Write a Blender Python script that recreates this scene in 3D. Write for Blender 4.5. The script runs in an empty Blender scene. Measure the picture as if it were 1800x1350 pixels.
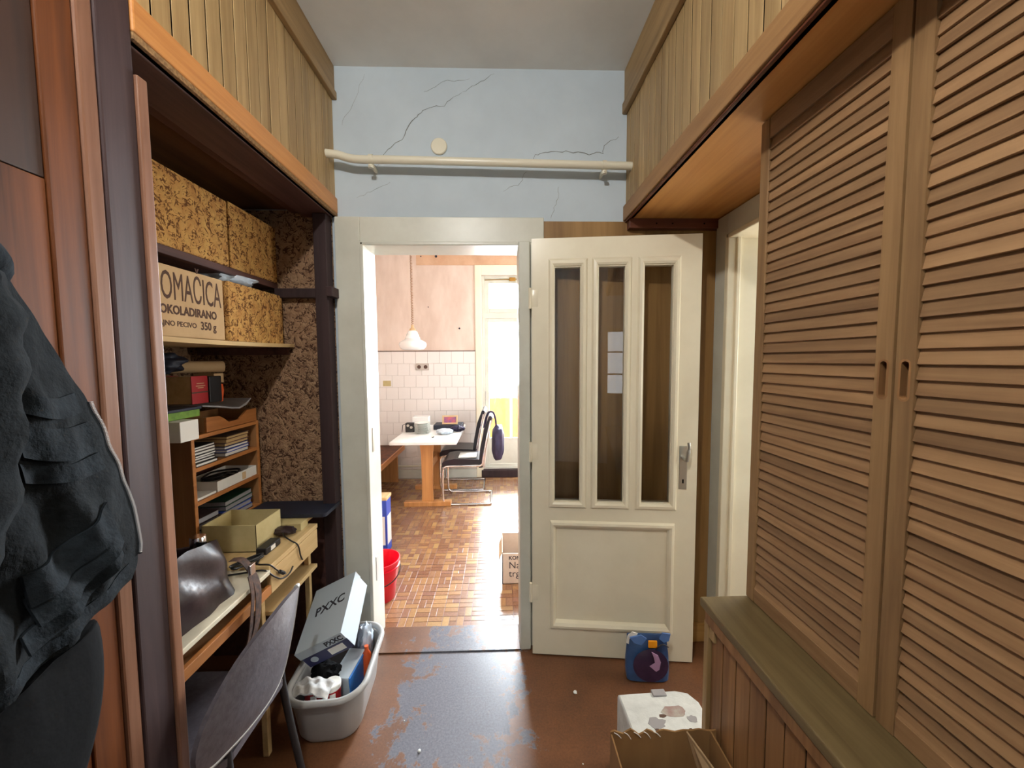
import bpy, bmesh, math, random
from mathutils import Vector, Matrix, noise
R = math.radians
random.seed(7)
S = bpy.context.scene
COL = S.collection

# ------------------------------------------------------------------ camera, sky, light, exposure
cam_d = bpy.data.cameras.new('camera'); cam = bpy.data.objects.new('camera', cam_d); COL.objects.link(cam)
cam_d.sensor_width = 36; cam_d.lens = 675/1800*36; cam_d.clip_start = .02; cam_d.clip_end = 100
cam.location = (0, 0, 1.53)
_p, _y, _r = math.atan(43/675), math.atan(20/675), .006
cam.rotation_euler = (Matrix.Rotation(-_y, 3, 'Z') @ Matrix.Rotation(math.pi/2-_p, 3, 'X') @ Matrix.Rotation(-_r, 3, 'Z')).to_euler()
S.camera = cam
S.view_settings.view_transform = 'Standard'; S.view_settings.look = 'None'
S.view_settings.gamma = 1; S.view_settings.use_curve_mapping = False
S.view_settings.exposure = 0.42

w = bpy.data.worlds.new('sky'); S.world = w; w.use_nodes = True
bg = w.node_tree.nodes['Background']; bg.inputs[0].default_value = (.86, .93, 1, 1); bg.inputs[1].default_value = 2.6

def area(name, loc, rot, sx, sy, power, col):
    l = bpy.data.lights.new(name, 'AREA'); l.shape = 'RECTANGLE'; l.size = sx; l.size_y = sy; l.energy = power; l.color = col
    o = bpy.data.objects.new(name, l); COL.objects.link(o); o.location = loc; o.rotation_euler = rot; return o
area('kitchen_fill_light', (2.0, 3.5, 1.75), (0, R(90), 0), 1.3, 1.5, 36, (.93, .97, 1))  # added fill, standing in for a window never seen on the right
area('balcony_daylight', (.25, 7.4, 2.4), (R(-85), 0, 0), 3.4, 2.6, 4200, (.84, .92, 1))
area('side_room_daylight', (2.75, 2.0, 1.6), (0, R(90), 0), 1.2, 1.4, 60, (1, .93, .82))
area('rear_fill_light', (.8, -2.25, 1.6), (R(90), 0, 0), .5, 1.3, 1.5, (.92, .96, 1))  # added light behind the viewer, for fill and the door pane's reflection

# ------------------------------------------------------------------ materials
def lin(c):
    f = lambda v: v/12.92 if v <= .04045 else ((v+.055)/1.055)**2.4
    return tuple(f(v/255) for v in c) + (1,)
def newmat(name):
    m = bpy.data.materials.new(name); m.use_nodes = True
    nt = m.node_tree; return m, nt, nt.nodes['Principled BSDF']
def N(nt, t, **kw):
    n = nt.nodes.new(t)
    for k, v in kw.items():
        if k.startswith('_'): setattr(n, k[1:], v)
        else: n.inputs[k.replace('_', ' ')].default_value = v
    return n
def coords(nt, scale=(1, 1, 1), rnd=True):
    tc = N(nt, 'ShaderNodeTexCoord'); mp = N(nt, 'ShaderNodeMapping'); mp.inputs['Scale'].default_value = scale
    nt.links.new(tc.outputs['Object'], mp.inputs['Vector'])
    if rnd:
        oi = N(nt, 'ShaderNodeObjectInfo'); mu = N(nt, 'ShaderNodeMath', _operation='MULTIPLY'); mu.inputs[1].default_value = 37
        nt.links.new(oi.outputs['Random'], mu.inputs[0]); nt.links.new(mu.outputs[0], mp.inputs['Location'])
    return mp.outputs[0]
def ramp(nt, fac, stops):
    r = N(nt, 'ShaderNodeValToRGB'); e = r.color_ramp.elements
    while len(e) < len(stops): e.new(.5)
    for i, (p, c) in enumerate(stops): e[i].position = p; e[i].color = c
    nt.links.new(fac, r.inputs[0]); return r.outputs[0]
def mixc(nt, fac, a, b, blend='MIX'):
    m = N(nt, 'ShaderNodeMix', _data_type='RGBA', _blend_type=blend)
    for s, v in ((0, fac), (6, a), (7, b)):
        if hasattr(v, 'links'): nt.links.new(v, m.inputs[s])
        else: m.inputs[s].default_value = v
    return m.outputs[2]
def bump(nt, b, h, st, dist=.01):
    n = N(nt, 'ShaderNodeBump', Strength=st, Distance=dist); nt.links.new(h, n.inputs['Height']); nt.links.new(n.outputs[0], b.inputs['Normal'])
def mat(name, c, rough=.5, metal=0, c2=None, ns=6, bmp=0, spec=.5, trans=0, rv=0, stretch=(1, 1, 1), coat=0):
    m, nt, b = newmat(name); b.inputs['Roughness'].default_value = rough; b.inputs['Metallic'].default_value = metal
    b.inputs['Specular IOR Level'].default_value = spec; b.inputs['Base Color'].default_value = lin(c)
    b.inputs['Transmission Weight'].default_value = trans; b.inputs['Coat Weight'].default_value = coat
    if c2 or bmp:
        n = N(nt, 'ShaderNodeTexNoise', Scale=ns, Detail=5, Roughness=.6); nt.links.new(coords(nt, stretch), n.inputs['Vector'])
        if c2: nt.links.new(ramp(nt, n.outputs[0], [(.35, lin(c)), (.65, lin(c2))]), b.inputs['Base Color'])
        if bmp: bump(nt, b, n.outputs[0], bmp)
    return m
def wood(name, c1, c2, axis='z', rough=.5, fine=45, rv=.18, spec=.4, bmp=.15):
    m, nt, b = newmat(name); b.inputs['Roughness'].default_value = rough; b.inputs['Specular IOR Level'].default_value = spec
    s = [1, 1, 1]; s['xyz'.index(axis)] = .05
    v = coords(nt, s)
    n1 = N(nt, 'ShaderNodeTexNoise', Scale=fine, Detail=4, Roughness=.6, Distortion=.6); nt.links.new(v, n1.inputs['Vector'])
    n2 = N(nt, 'ShaderNodeTexNoise', Scale=fine*.18, Detail=3, Distortion=1.2); nt.links.new(v, n2.inputs['Vector'])
    a = N(nt, 'ShaderNodeMath', _operation='ADD'); nt.links.new(n1.outputs[0], a.inputs[0]); nt.links.new(n2.outputs[0], a.inputs[1])
    h = N(nt, 'ShaderNodeMath', _operation='MULTIPLY'); h.inputs[1].default_value = .5; nt.links.new(a.outputs[0], h.inputs[0])
    col = ramp(nt, h.outputs[0], [(.36, lin(c2)), (.62, lin(c1))])
    oi = N(nt, 'ShaderNodeObjectInfo'); mr = N(nt, 'ShaderNodeMapRange'); mr.inputs[3].default_value = 1-rv; mr.inputs[4].default_value = 1+rv
    nt.links.new(oi.outputs['Random'], mr.inputs[0])
    hs = N(nt, 'ShaderNodeHueSaturation'); nt.links.new(mr.outputs[0], hs.inputs['Value']); nt.links.new(col, hs.inputs['Color'])
    nt.links.new(hs.outputs[0], b.inputs['Base Color']); bump(nt, b, n1.outputs[0], bmp, .002)
    return m

M = {}
M['ceil'] = mat('ceiling_paint', (236, 236, 230), .9, c2=(222, 222, 216), ns=2, bmp=.05)
M['wall'] = mat('wall_plaster', (194, 206, 213), .75, c2=(180, 192, 199), ns=1.6, bmp=.06)
M['kwall'] = mat('kitchen_plaster', (226, 208, 194), .9, c2=(208, 186, 170), ns=2.2, stretch=(2, 1, .7), bmp=.06)
M['kband'] = mat('kitchen_stained_band', (214, 178, 146), .9, c2=(196, 156, 124), ns=4)
M['kceil'] = mat('kitchen_ceiling', (232, 222, 214), .9)
M['cream'] = mat('cream_gloss_paint', (240, 231, 204), .28, c2=(230, 220, 192), ns=3, bmp=.03)
M['cream2'] = mat('white_frame_paint', (212, 212, 198), .35, c2=(200, 199, 184), ns=4, bmp=.04)
M['panel'] = wood('pale_oak_plank', (178, 150, 104), (142, 114, 74), 'z', .5, 50, .1)
M['panely'] = wood('pale_oak_trim', (166, 136, 92), (134, 106, 68), 'y', .5, 50, .1)
M['orange'] = wood('orange_pine_trim', (206, 148, 86), (176, 116, 62), 'y', .4, 45, .06)
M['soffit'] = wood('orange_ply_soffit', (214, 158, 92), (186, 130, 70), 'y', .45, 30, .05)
M['rail'] = wood('tan_rail', (166, 126, 80), (138, 100, 60), 'y', .5, 45, .05)
M['louvre'] = wood('brown_louvre_slat', (150, 116, 80), (118, 87, 57), 'y', .6, 55, .18)
M['louvz'] = wood('brown_louvre_stile', (144, 112, 74), (114, 84, 52), 'z', .55, 55, .08)
M['wains'] = wood('brown_wainscot_plank', (154, 112, 70), (118, 82, 48), 'z', .55, 45, .12)
M['cap'] = wood('greenish_ledge_cap', (122, 104, 70), (94, 78, 48), 'y', .5, 40, .06)
M['dark'] = wood('dark_stained_post', (62, 46, 46), (42, 29, 30), 'z', .62, 40, .1, .3)
M['darky'] = wood('dark_stained_beam', (96, 64, 56), (62, 38, 36), 'y', .55, 40, .1)
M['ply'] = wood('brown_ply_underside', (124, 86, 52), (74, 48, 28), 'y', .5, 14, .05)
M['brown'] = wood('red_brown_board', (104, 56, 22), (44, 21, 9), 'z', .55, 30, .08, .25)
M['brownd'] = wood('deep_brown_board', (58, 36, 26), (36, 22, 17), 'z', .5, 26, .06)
M['strip'] = wood('rosy_wood_strip', (140, 102, 82), (108, 74, 56), 'z', .33, 40, .06)
M['walnut'] = wood('walnut_grain_sheet', (160, 124, 76), (122, 90, 50), 'z', .45, 22, .05)
M['redbat'] = wood('red_brown_batten', (112, 62, 40), (82, 42, 28), 'x', .45, 40, .05)
M['beech'] = wood('beech_wood', (206, 150, 92), (178, 122, 70), 'z', .4, 40, .05)
M['beechy'] = wood('orange_veneer', (192, 128, 70), (158, 98, 50), 'y', .45, 40, .06)
M['casev'] = wood('brown_veneer_side', (160, 116, 74), (136, 94, 58), 'z', .45, 40, .04)
M['pale'] = wood('pale_desk_wood', (210, 182, 132), (186, 156, 106), 'y', .5, 40, .05)
M['desk'] = mat('cream_desk_laminate', (212, 204, 182), .45, c2=(196, 188, 164), ns=8)
M['chip'] = mat('raw_chipboard_edge', (150, 116, 74), .9, c2=(104, 76, 46), ns=120, bmp=.3)
M['white'] = mat('white_plastic', (232, 232, 228), .4)
M['paper'] = mat('paper_white', (226, 224, 216), .8)
M['kraft'] = mat('brown_cardboard', (150, 112, 66), .85, c2=(134, 98, 56), ns=14, bmp=.05, stretch=(1, 1, .2))
M['krafl'] = mat('beige_cardboard', (206, 176, 134), .8, c2=(194, 162, 120), ns=10)
M['pinkcard'] = mat('pinkish_cardboard', (190, 172, 156), .8, c2=(180, 160, 142), ns=10)
M['khaki'] = mat('cream_carton', (196, 180, 130), .8, c2=(178, 162, 112), ns=9)
M['ink'] = mat('printed_brown_ink', (86, 62, 50), .8)
M['inkd'] = mat('printed_dark_ink', (36, 34, 44), .8)
M['black'] = mat('black_matter', (20, 20, 22), .5, c2=(30, 30, 34), ns=20)
M['rubber'] = mat('black_rubber_cable', (18, 18, 20), .4)
M['chrome'] = mat('chrome', (225, 225, 228), .12, 1)
M['alu'] = mat('brushed_metal', (190, 188, 180), .35, 1)
M['denim'] = mat('dark_denim', (17, 21, 24), .95, c2=(9, 12, 14), ns=26, bmp=.6, spec=.15)
M['denim2'] = mat('dark_denim_flap', (24, 30, 35), .95, c2=(13, 17, 21), ns=30, bmp=.6, spec=.15)
M['cloth'] = mat('black_cloth', (15, 15, 16), .95, c2=(8, 8, 9), ns=8, bmp=.5, spec=.1)
M['leather'] = mat('dark_brown_leather', (44, 27, 31), .38, c2=(28, 17, 20), ns=10, bmp=.2)
M['navy'] = mat('navy_cover', (26, 32, 50), .6, c2=(20, 25, 40), ns=20)
M['blue'] = mat('blue_print', (44, 74, 178), .45)
M['bright'] = mat('bright_blue', (58, 130, 214), .4)
M['green'] = mat('green_card', (112, 150, 40), .6, c2=(86, 122, 30), ns=40)
M['dgreen'] = mat('dark_green_cover', (26, 64, 48), .5)
M['red'] = mat('red_plastic', (222, 18, 44), .32)
M['bookred'] = mat('red_book_cover', (160, 22, 26), .5)
M['orangep'] = mat('orange_plastic', (222, 92, 40), .5)
M['yellow'] = mat('yellow_panel', (232, 150, 14), .5)
M['grey'] = mat('grey_plastic', (152, 148, 142), .38)
M['tub'] = mat('grey_tub_plastic', (160, 160, 158), .35)
M['rib'] = mat('grey_card', (150, 148, 150), .7)
M['lid'] = mat('pale_blue_grey_card', (176, 188, 196), .55)
M['boxnavy'] = mat('navy_card', (34, 36, 78), .5)
M['towel'] = mat('white_towel', (206, 204, 200), .95, c2=(172, 172, 172), ns=30, bmp=.2)
M['chairp'] = mat('charcoal_chair_plastic', (84, 80, 86), .36, c2=(68, 64, 70), ns=60, bmp=.1)
M['blacks'] = mat('black_seat_leatherette', (36, 34, 40), .28, bmp=.1, ns=20)
M['taupe'] = mat('taupe_piping', (176, 160, 150), .4)
M['porc'] = mat('porcelain', (226, 228, 222), .2)
M['opal'] = mat('opal_glass', (238, 240, 238), .15)
M['cord'] = mat('brown_coiled_cord', (150, 110, 76), .5)
M['pipe'] = mat('cream_pipe_paint', (222, 216, 194), .3)
M['tile'] = mat('white_glazed_tile', (228, 222, 216), .18, rv=.05)
M['grout'] = mat('grey_grout', (188, 178, 168), .9)
M['void'] = mat('black_recess_shade', (12, 11, 10), 1, spec=0)  # black that paints in the shade of grooves and small holes
M['crack'] = mat('crack_grey', (118, 120, 116), 1, spec=0)
M['foam'] = mat('flaking_white_paint', (216, 220, 218), .7, c2=(196, 200, 198), ns=18, bmp=.5)
M['foamd'] = mat('exposed_grey_filler', (172, 168, 158), .9, c2=(150, 120, 116), ns=25)
M['plum'] = mat('purple_print', (70, 50, 82), .25, c2=(46, 32, 58), ns=7)
M['pack'] = mat('blue_foil_pack', (52, 84, 128), .3, c2=(34, 58, 98), ns=9, bmp=.4)
M['packl'] = mat('light_blue_foil', (84, 122, 182), .3)
M['lilac'] = mat('lilac_print', (176, 140, 176), .3)
M['bottle'] = mat('dark_blue_bottle', (20, 22, 70), .12)
M['photo'] = mat('photo_print', (196, 90, 96), .4, c2=(96, 70, 130), ns=25)
M['purple'] = mat('dark_purple_nylon', (50, 42, 72), .7, c2=(34, 28, 54), ns=14, bmp=.4)
M['concrete'] = mat('outside_facade', (236, 234, 232), .8)
M['baseb'] = wood('pale_baseboard', (186, 146, 84), (158, 118, 62), 'x', .5, 40, .03)
M['plastic_bag'] = mat('translucent_bag', (206, 218, 228), .25, c2=(176, 190, 206), ns=9, bmp=.6)
M['zip'] = mat('silver_zip', (176, 176, 178), .3, .5)
M['oldgold'] = mat('brass', (150, 116, 60), .35, 1)
M['strap'] = mat('woven_strap', (92, 62, 46), .8, c2=(40, 26, 22), ns=60)

def thin_glass(name, tint, amt):
    """thin pane: clear transmission plus a Fresnel reflection"""
    m, nt, b = newmat(name); nt.nodes.remove(b); out = nt.nodes['Material Output']
    tr = N(nt, 'ShaderNodeBsdfTransparent'); tr.inputs[0].default_value = tint; gl = N(nt, 'ShaderNodeBsdfGlossy', Roughness=.01); fr = N(nt, 'ShaderNodeFresnel', IOR=1.5)
    mu = N(nt, 'ShaderNodeMath', _operation='MULTIPLY'); mu.inputs[1].default_value = amt; nt.links.new(fr.outputs[0], mu.inputs[0])
    mx = N(nt, 'ShaderNodeMixShader'); nt.links.new(mu.outputs[0], mx.inputs[0]); nt.links.new(tr.outputs[0], mx.inputs[1]); nt.links.new(gl.outputs[0], mx.inputs[2]); nt.links.new(mx.outputs[0], out.inputs[0]); return m
M['glass'] = thin_glass('clear_glass', (.98, .98, .97, 1), 1.1)

def wallpaper(name, ca, cb, cdark, sc):
    m, nt, b = newmat(name); b.inputs['Roughness'].default_value = .85; b.inputs['Specular IOR Level'].default_value = .25
    v = coords(nt, (1, 1, 1), False)
    d = N(nt, 'ShaderNodeTexNoise', Scale=sc*.9, Detail=3); nt.links.new(v, d.inputs['Vector'])
    n = N(nt, 'ShaderNodeTexNoise', Scale=sc, Detail=2, Roughness=.5, Distortion=2.4); nt.links.new(v, n.inputs['Vector'])
    s = N(nt, 'ShaderNodeMath', _operation='SUBTRACT'); s.inputs[1].default_value = .5; nt.links.new(n.outputs[0], s.inputs[0])
    a = N(nt, 'ShaderNodeMath', _operation='ABSOLUTE'); nt.links.new(s.outputs[0], a.inputs[0])
    gate = N(nt, 'ShaderNodeTexNoise', Scale=sc*1.6, Detail=1); nt.links.new(v, gate.inputs['Vector'])
    g = N(nt, 'ShaderNodeMapRange'); g.inputs[1].default_value = .38; g.inputs[2].default_value = .6; g.inputs[3].default_value = .006; g.inputs[4].default_value = .075
    nt.links.new(gate.outputs[0], g.inputs[0])
    lt = N(nt, 'ShaderNodeMath', _operation='DIVIDE'); nt.links.new(a.outputs[0], lt.inputs[0]); nt.links.new(g.outputs[0], lt.inputs[1])
    base = ramp(nt, d.outputs[0], [(.35, lin(ca)), (.65, lin(cb))])
    line = ramp(nt, lt.outputs[0], [(.45, (1, 1, 1, 1)), (1, (0, 0, 0, 1))])
    nt.links.new(mixc(nt, line, base, lin(cdark)), b.inputs['Base Color'])
    bump(nt, b, lt.outputs[0], .35, .003); return m
M['paperwall'] = wallpaper('cork_bark_wallpaper', (158, 128, 98), (136, 106, 80), (70, 46, 32), 21)
M['paperbox'] = wallpaper('cork_bark_box_paper', (208, 164, 96), (190, 140, 80), (104, 66, 34), 25)

def worn_floor():
    m, nt, b = newmat('worn_painted_floor'); v = coords(nt, (1, 1, 1), False)
    n = N(nt, 'ShaderNodeTexNoise', Scale=4, Detail=7, Roughness=.68); nt.links.new(v, n.inputs['Vector'])
    f = N(nt, 'ShaderNodeTexNoise', Scale=110, Detail=5, Roughness=.75); nt.links.new(v, f.inputs['Vector'])
    paint = mixc(nt, .35, ramp(nt, n.outputs[0], [(.3, lin((76, 46, 28))), (.7, lin((118, 74, 44)))]), ramp(nt, f.outputs[0], [(.3, lin((56, 36, 24))), (.7, lin((134, 90, 58)))]))
    # patch worn to grey screed by the doorway, bluish glare mixed into its grey
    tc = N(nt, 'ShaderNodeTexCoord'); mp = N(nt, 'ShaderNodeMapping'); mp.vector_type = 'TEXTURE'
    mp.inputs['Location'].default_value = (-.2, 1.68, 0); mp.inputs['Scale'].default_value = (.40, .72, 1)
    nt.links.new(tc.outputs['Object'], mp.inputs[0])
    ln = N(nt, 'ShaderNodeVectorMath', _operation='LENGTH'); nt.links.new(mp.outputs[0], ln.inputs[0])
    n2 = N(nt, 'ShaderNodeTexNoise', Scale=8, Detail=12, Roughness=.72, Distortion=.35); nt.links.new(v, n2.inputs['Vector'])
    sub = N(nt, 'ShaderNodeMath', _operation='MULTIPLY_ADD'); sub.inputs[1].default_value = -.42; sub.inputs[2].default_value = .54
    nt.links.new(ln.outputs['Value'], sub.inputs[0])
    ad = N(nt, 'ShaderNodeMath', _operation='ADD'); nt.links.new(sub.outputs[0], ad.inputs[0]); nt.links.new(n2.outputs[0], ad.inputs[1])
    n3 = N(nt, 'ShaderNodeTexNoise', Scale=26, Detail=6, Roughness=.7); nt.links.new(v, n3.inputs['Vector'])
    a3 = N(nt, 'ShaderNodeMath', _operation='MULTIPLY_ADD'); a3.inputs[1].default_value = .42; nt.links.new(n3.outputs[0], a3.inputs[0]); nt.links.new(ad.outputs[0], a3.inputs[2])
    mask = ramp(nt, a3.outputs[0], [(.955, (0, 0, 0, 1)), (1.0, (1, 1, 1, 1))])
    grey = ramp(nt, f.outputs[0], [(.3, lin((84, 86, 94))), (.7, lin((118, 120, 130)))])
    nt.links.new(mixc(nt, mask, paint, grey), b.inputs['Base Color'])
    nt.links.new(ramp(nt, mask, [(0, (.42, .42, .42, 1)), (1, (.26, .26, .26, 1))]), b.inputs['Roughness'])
    bump(nt, b, f.outputs[0], .12, .003); return m
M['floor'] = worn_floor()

def vinyl():
    m, nt, b = newmat('parquet_print_vinyl'); b.inputs['Roughness'].default_value = .24; b.inputs['Specular IOR Level'].default_value = .8
    oi = N(nt, 'ShaderNodeObjectInfo'); at = N(nt, 'ShaderNodeAttribute', _attribute_name='tone')
    a = N(nt, 'ShaderNodeMath', _operation='ADD'); nt.links.new(oi.outputs['Random'], a.inputs[0]); nt.links.new(at.outputs['Fac'], a.inputs[1])
    fr = N(nt, 'ShaderNodeMath', _operation='FRACT'); nt.links.new(a.outputs[0], fr.inputs[0])
    c = ramp(nt, fr.outputs[0], [(0, lin((112, 74, 56))), (.3, lin((132, 94, 68))), (.5, lin((164, 126, 82))), (.72, lin((124, 86, 74))), (1, lin((176, 142, 92)))])
    n = N(nt, 'ShaderNodeTexNoise', Scale=90, Detail=3); nt.links.new(coords(nt), n.inputs['Vector'])
    nt.links.new(mixc(nt, .2, c, ramp(nt, n.outputs[0], [(.3, lin((110, 68, 48))), (.7, lin((184, 142, 98)))])), b.inputs['Base Color']); return m
M['vinyl'] = vinyl(); M['vjoint'] = mat('vinyl_joint', (104, 64, 44), .3)

# ------------------------------------------------------------------ mesh helpers
def bx(bm, x0, x1, y0, y1, z0, z1, bev=0):
    r = bmesh.ops.create_cube(bm, size=1)
    bmesh.ops.scale(bm, vec=(x1-x0, y1-y0, z1-z0), verts=r['verts'])
    bmesh.ops.translate(bm, vec=((x0+x1)/2, (y0+y1)/2, (z0+z1)/2), verts=r['verts'])
    if bev: bmesh.ops.bevel(bm, geom=list({e for v in r['verts'] for e in v.link_edges}), offset=bev, segments=2, affect='EDGES', profile=.5)
    return r['verts']
def loft(bm, rings, close=True, caps=True, loop=False):
    vs = [[bm.verts.new(p) for p in r] for r in rings]; n = len(vs[0])
    pairs = list(zip(vs, vs[1:])) + ([(vs[-1], vs[0])] if loop else [])
    for a, b in pairs:
        for i in range(n if close else n-1):
            j = (i+1) % n; bm.faces.new((a[i], a[j], b[j], b[i]))
    if caps and close and not loop: bm.faces.new(vs[0][::-1]); bm.faces.new(vs[-1])
    return vs
def tube(bm, pts, r, n=8, loop=False, caps=True):
    pts = [Vector(p) for p in pts]; rings = []; up = None
    for i, p in enumerate(pts):
        if loop: t = pts[(i+1) % len(pts)]-pts[i-1]
        else: t = pts[min(i+1, len(pts)-1)]-pts[max(i-1, 0)]
        t.normalize()
        if up is None: up = Vector((0, 0, 1)) if abs(t.z) < .9 else Vector((1, 0, 0))
        s = t.cross(up).normalized(); up = s.cross(t).normalized(); rr = r[i] if isinstance(r, (list, tuple)) else r
        rings.append([p + (s*math.cos(2*math.pi*k/n)+up*math.sin(2*math.pi*k/n))*rr for k in range(n)])
    loft(bm, rings, True, caps, loop)
def lathe(bm, prof, c=(0, 0, 0), n=32, caps=True):
    loft(bm, [[(c[0]+r*math.cos(2*math.pi*k/n), c[1]+r*math.sin(2*math.pi*k/n), c[2]+z) for k in range(n)] for r, z in prof], True, caps)
def prism(bm, poly, a, b, axis='z'):
    def P(u, v, w): return {'z': (u, v, w), 'x': (w, u, v), 'y': (u, w, v)}[axis]
    loft(bm, [[P(u, v, a) for u, v in poly], [P(u, v, b) for u, v in poly]])
def rrect(x0, x1, y0, y1, r, n=5):
    out = []
    for cx, cy, a0 in ((x1-r, y1-r, 0), (x0+r, y1-r, 90), (x0+r, y0+r, 180), (x1-r, y0+r, 270)):
        for k in range(n+1): a = R(a0+90*k/n); out.append((cx+r*math.cos(a), cy+r*math.sin(a)))
    return out
def smoothpts(pts, k=6):
    P = [Vector(p) for p in pts]; out = []
    for i in range(len(P)-1):
        a, b, c, d = P[max(i-1, 0)], P[i], P[i+1], P[min(i+2, len(P)-1)]
        for j in range(k):
            t = j/k; out.append(.5*((2*b)+(c-a)*t+(2*a-5*b+4*c-d)*t*t+(3*b-a-3*c+d)*t**3))
    return out+[P[-1]]
def wloc(o):
    v = Vector(o.location)
    while o.parent: o = o.parent; v += Vector(o.location)
    return v
def obj(name, bm, m, parent=None, smooth=False, local=False):
    """one mesh object; vertices are world coordinates, or the parent's own frame when local"""
    bmesh.ops.recalc_face_normals(bm, faces=bm.faces)
    me = bpy.data.meshes.new(name)
    lo = Vector([min(v.co[i] for v in bm.verts) for i in range(3)]); hi = Vector([max(v.co[i] for v in bm.verts) for i in range(3)])
    c = Vector(((lo.x+hi.x)/2, (lo.y+hi.y)/2, lo.z))
    bmesh.ops.translate(bm, vec=-c, verts=bm.verts)
    bm.to_mesh(me); bm.free()
    if smooth:
        for p in me.polygons: p.use_smooth = True
        me.set_sharp_from_angle(angle=R(40))
    o = bpy.data.objects.new(name, me); COL.objects.link(o); me.materials.append(M[m] if isinstance(m, str) else m)
    if parent: o.parent = parent; o.location = c if local else c-wloc(parent)
    else: o.location = c
    return o
def box(name, b, m, parent=None, bev=.0015, local=False):
    bm = bmesh.new(); bx(bm, *b, bev); return obj(name, bm, m, parent, local=local)
def mk(name, fn, m, parent=None, smooth=True, local=False):
    bm = bmesh.new(); fn(bm); return obj(name, bm, m, parent, smooth, local)
def tag(o, label, cat, group=None, kind=None):
    o['label'] = label; o['category'] = cat
    if group: o['group'] = group
    if kind: o['kind'] = kind
    return o
def thing(name, label, cat, loc=(0, 0, 0), rot=(0, 0, 0), group=None):
    o = bpy.data.objects.new(name, None); COL.objects.link(o); o.location = loc; o.rotation_euler = rot; o.empty_display_size = .05
    return tag(o, label, cat, group)
def struct(o, label=None):
    o['kind'] = 'structure'
    if label: o['label'] = label; 
    return o
def clone(o, parent=None, loc=None):
    c = o.copy(); COL.objects.link(c)
    if parent: c.parent = parent
    if loc is not None: c.location = loc
    return c
def copy_tree(root, loc, label=None):
    r = clone(root, None, loc)
    if label: r['label'] = label
    for ch in list(root.children):
        k = clone(ch, r)
        for g in list(ch.children): clone(g, k)
    return r
def text(name, s, size, m, parent, loc, rot, depth=.0004, sx=1, bold=0):
    cu = bpy.data.curves.new(name, 'FONT'); cu.body = s; cu.size = size; cu.extrude = depth; cu.offset = bold; cu.resolution_u = 3
    t = bpy.data.objects.new(name, cu); COL.objects.link(t); bpy.context.view_layer.update()
    me = bpy.data.meshes.new_from_object(t.evaluated_get(bpy.context.evaluated_depsgraph_get()))
    bpy.data.objects.remove(t); bpy.data.curves.remove(cu)
    me.transform(Matrix.Diagonal((sx, 1, 1, 1)))
    o = bpy.data.objects.new(name, me); COL.objects.link(o); me.materials.clear(); me.materials.append(M[m])
    o.parent = parent; o.location = Vector(loc)-wloc(parent) if parent else loc; o.rotation_euler = rot; return o

XL, XR, D, K = -.81, .64, 1.98, 4.95       # panel planes left and right, hall end wall, kitchen far wall
ZC, ZSL, ZSR = 2.955, 2.24, 2.225
XW = 1.107                                  # right-hand wall of the alcove
OX0, OX1, OZ = -.69, .105, 2.112            # kitchen doorway

# ------------------------------------------------------------------ the shell
fl = struct(box('floor', (-1.6, 1.6, -1.9, 2.0, -.06, 0), 'floor', bev=0), 'worn brown painted hallway floor with a scuffed patch greyed with painted-in bluish glare')
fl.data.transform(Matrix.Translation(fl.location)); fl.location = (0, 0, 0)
struct(box('ceiling', (-1.6, 1.3, -1.9, 2.12, ZC, ZC+.1), 'ceil', bev=0), 'dull white hallway ceiling')
wf = bmesh.new()
bx(wf, -1.6, OX0, D, 2.12, 0, ZC); bx(wf, OX1, 1.3, D, 2.12, 0, ZC); bx(wf, OX0, OX1, D, 2.12, OZ, ZC)
wall_far = struct(obj('wall_far', wf, 'wall'), 'bluish white plaster end wall with cracks around the kitchen doorway')
def crack(pts, wd=.0022):
    def f(bm):
        P = [(at3(p)) for p in pts]; rings = []
        for i, p in enumerate(P):
            t = (P[min(i+1, len(P)-1)]-P[max(i-1, 0)]).normalized(); s = Vector((-t.z, 0, t.x)); q = wd*(.35+.65*math.sin(math.pi*(i+.6)/(len(P)+.2)))*random.uniform(.6, 1.3)
            rings.append([p+s*q/2, p-s*q/2])
        a = [[bm.verts.new((v.x, D-.0006, v.z)) for v in r] for r in rings]
        for u, v in zip(a, a[1:]): bm.faces.new((u[0], u[1], v[1], v[0]))
    def at3(p): return Vector((p[0], D, p[1]))
    mk('crack', f, 'crack', wall_far, False)
def jag(pts, k=5, amp=.006):
    out = []
    for (a, b), (c, d) in zip(pts, pts[1:]):
        for i in range(k):
            t = i/k; out.append((a+(c-a)*t+random.uniform(-amp, amp), b+(d-b)*t+random.uniform(-amp, amp)))
    return out+[pts[-1]]
crack(jag([(-.60, 2.49), (-.56, 2.55), (-.48, 2.62), (-.41, 2.72), (-.36, 2.76), (-.27, 2.78), (-.18, 2.84)]), .0035)
crack(jag([(-.18, 2.84), (-.10, 2.885), (-.02, 2.93)]), .002)
crack(jag([(-.36, 2.84), (-.27, 2.89), (-.14, 2.905)]), .002)
crack(jag([(-.77, 2.68), (-.71, 2.78), (-.65, 2.92)]), .0015)
crack(jag([(.165, 2.50), (.18, 2.545), (.24, 2.56), (.36, 2.565), (.44, 2.555), (.52, 2.56), (.535, 2.6), (.60, 2.64)]), .0035)
crack(jag([(.135, 2.47), (.11, 2.41), (.02, 2.37)]), .002)
crack(jag([(.30, 2.40), (.29, 2.33), (.26, 2.24)]), .002)
crack(jag([(-.70, 2.33), (-.62, 2.375), (-.54, 2.41)]), .0018)
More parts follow.
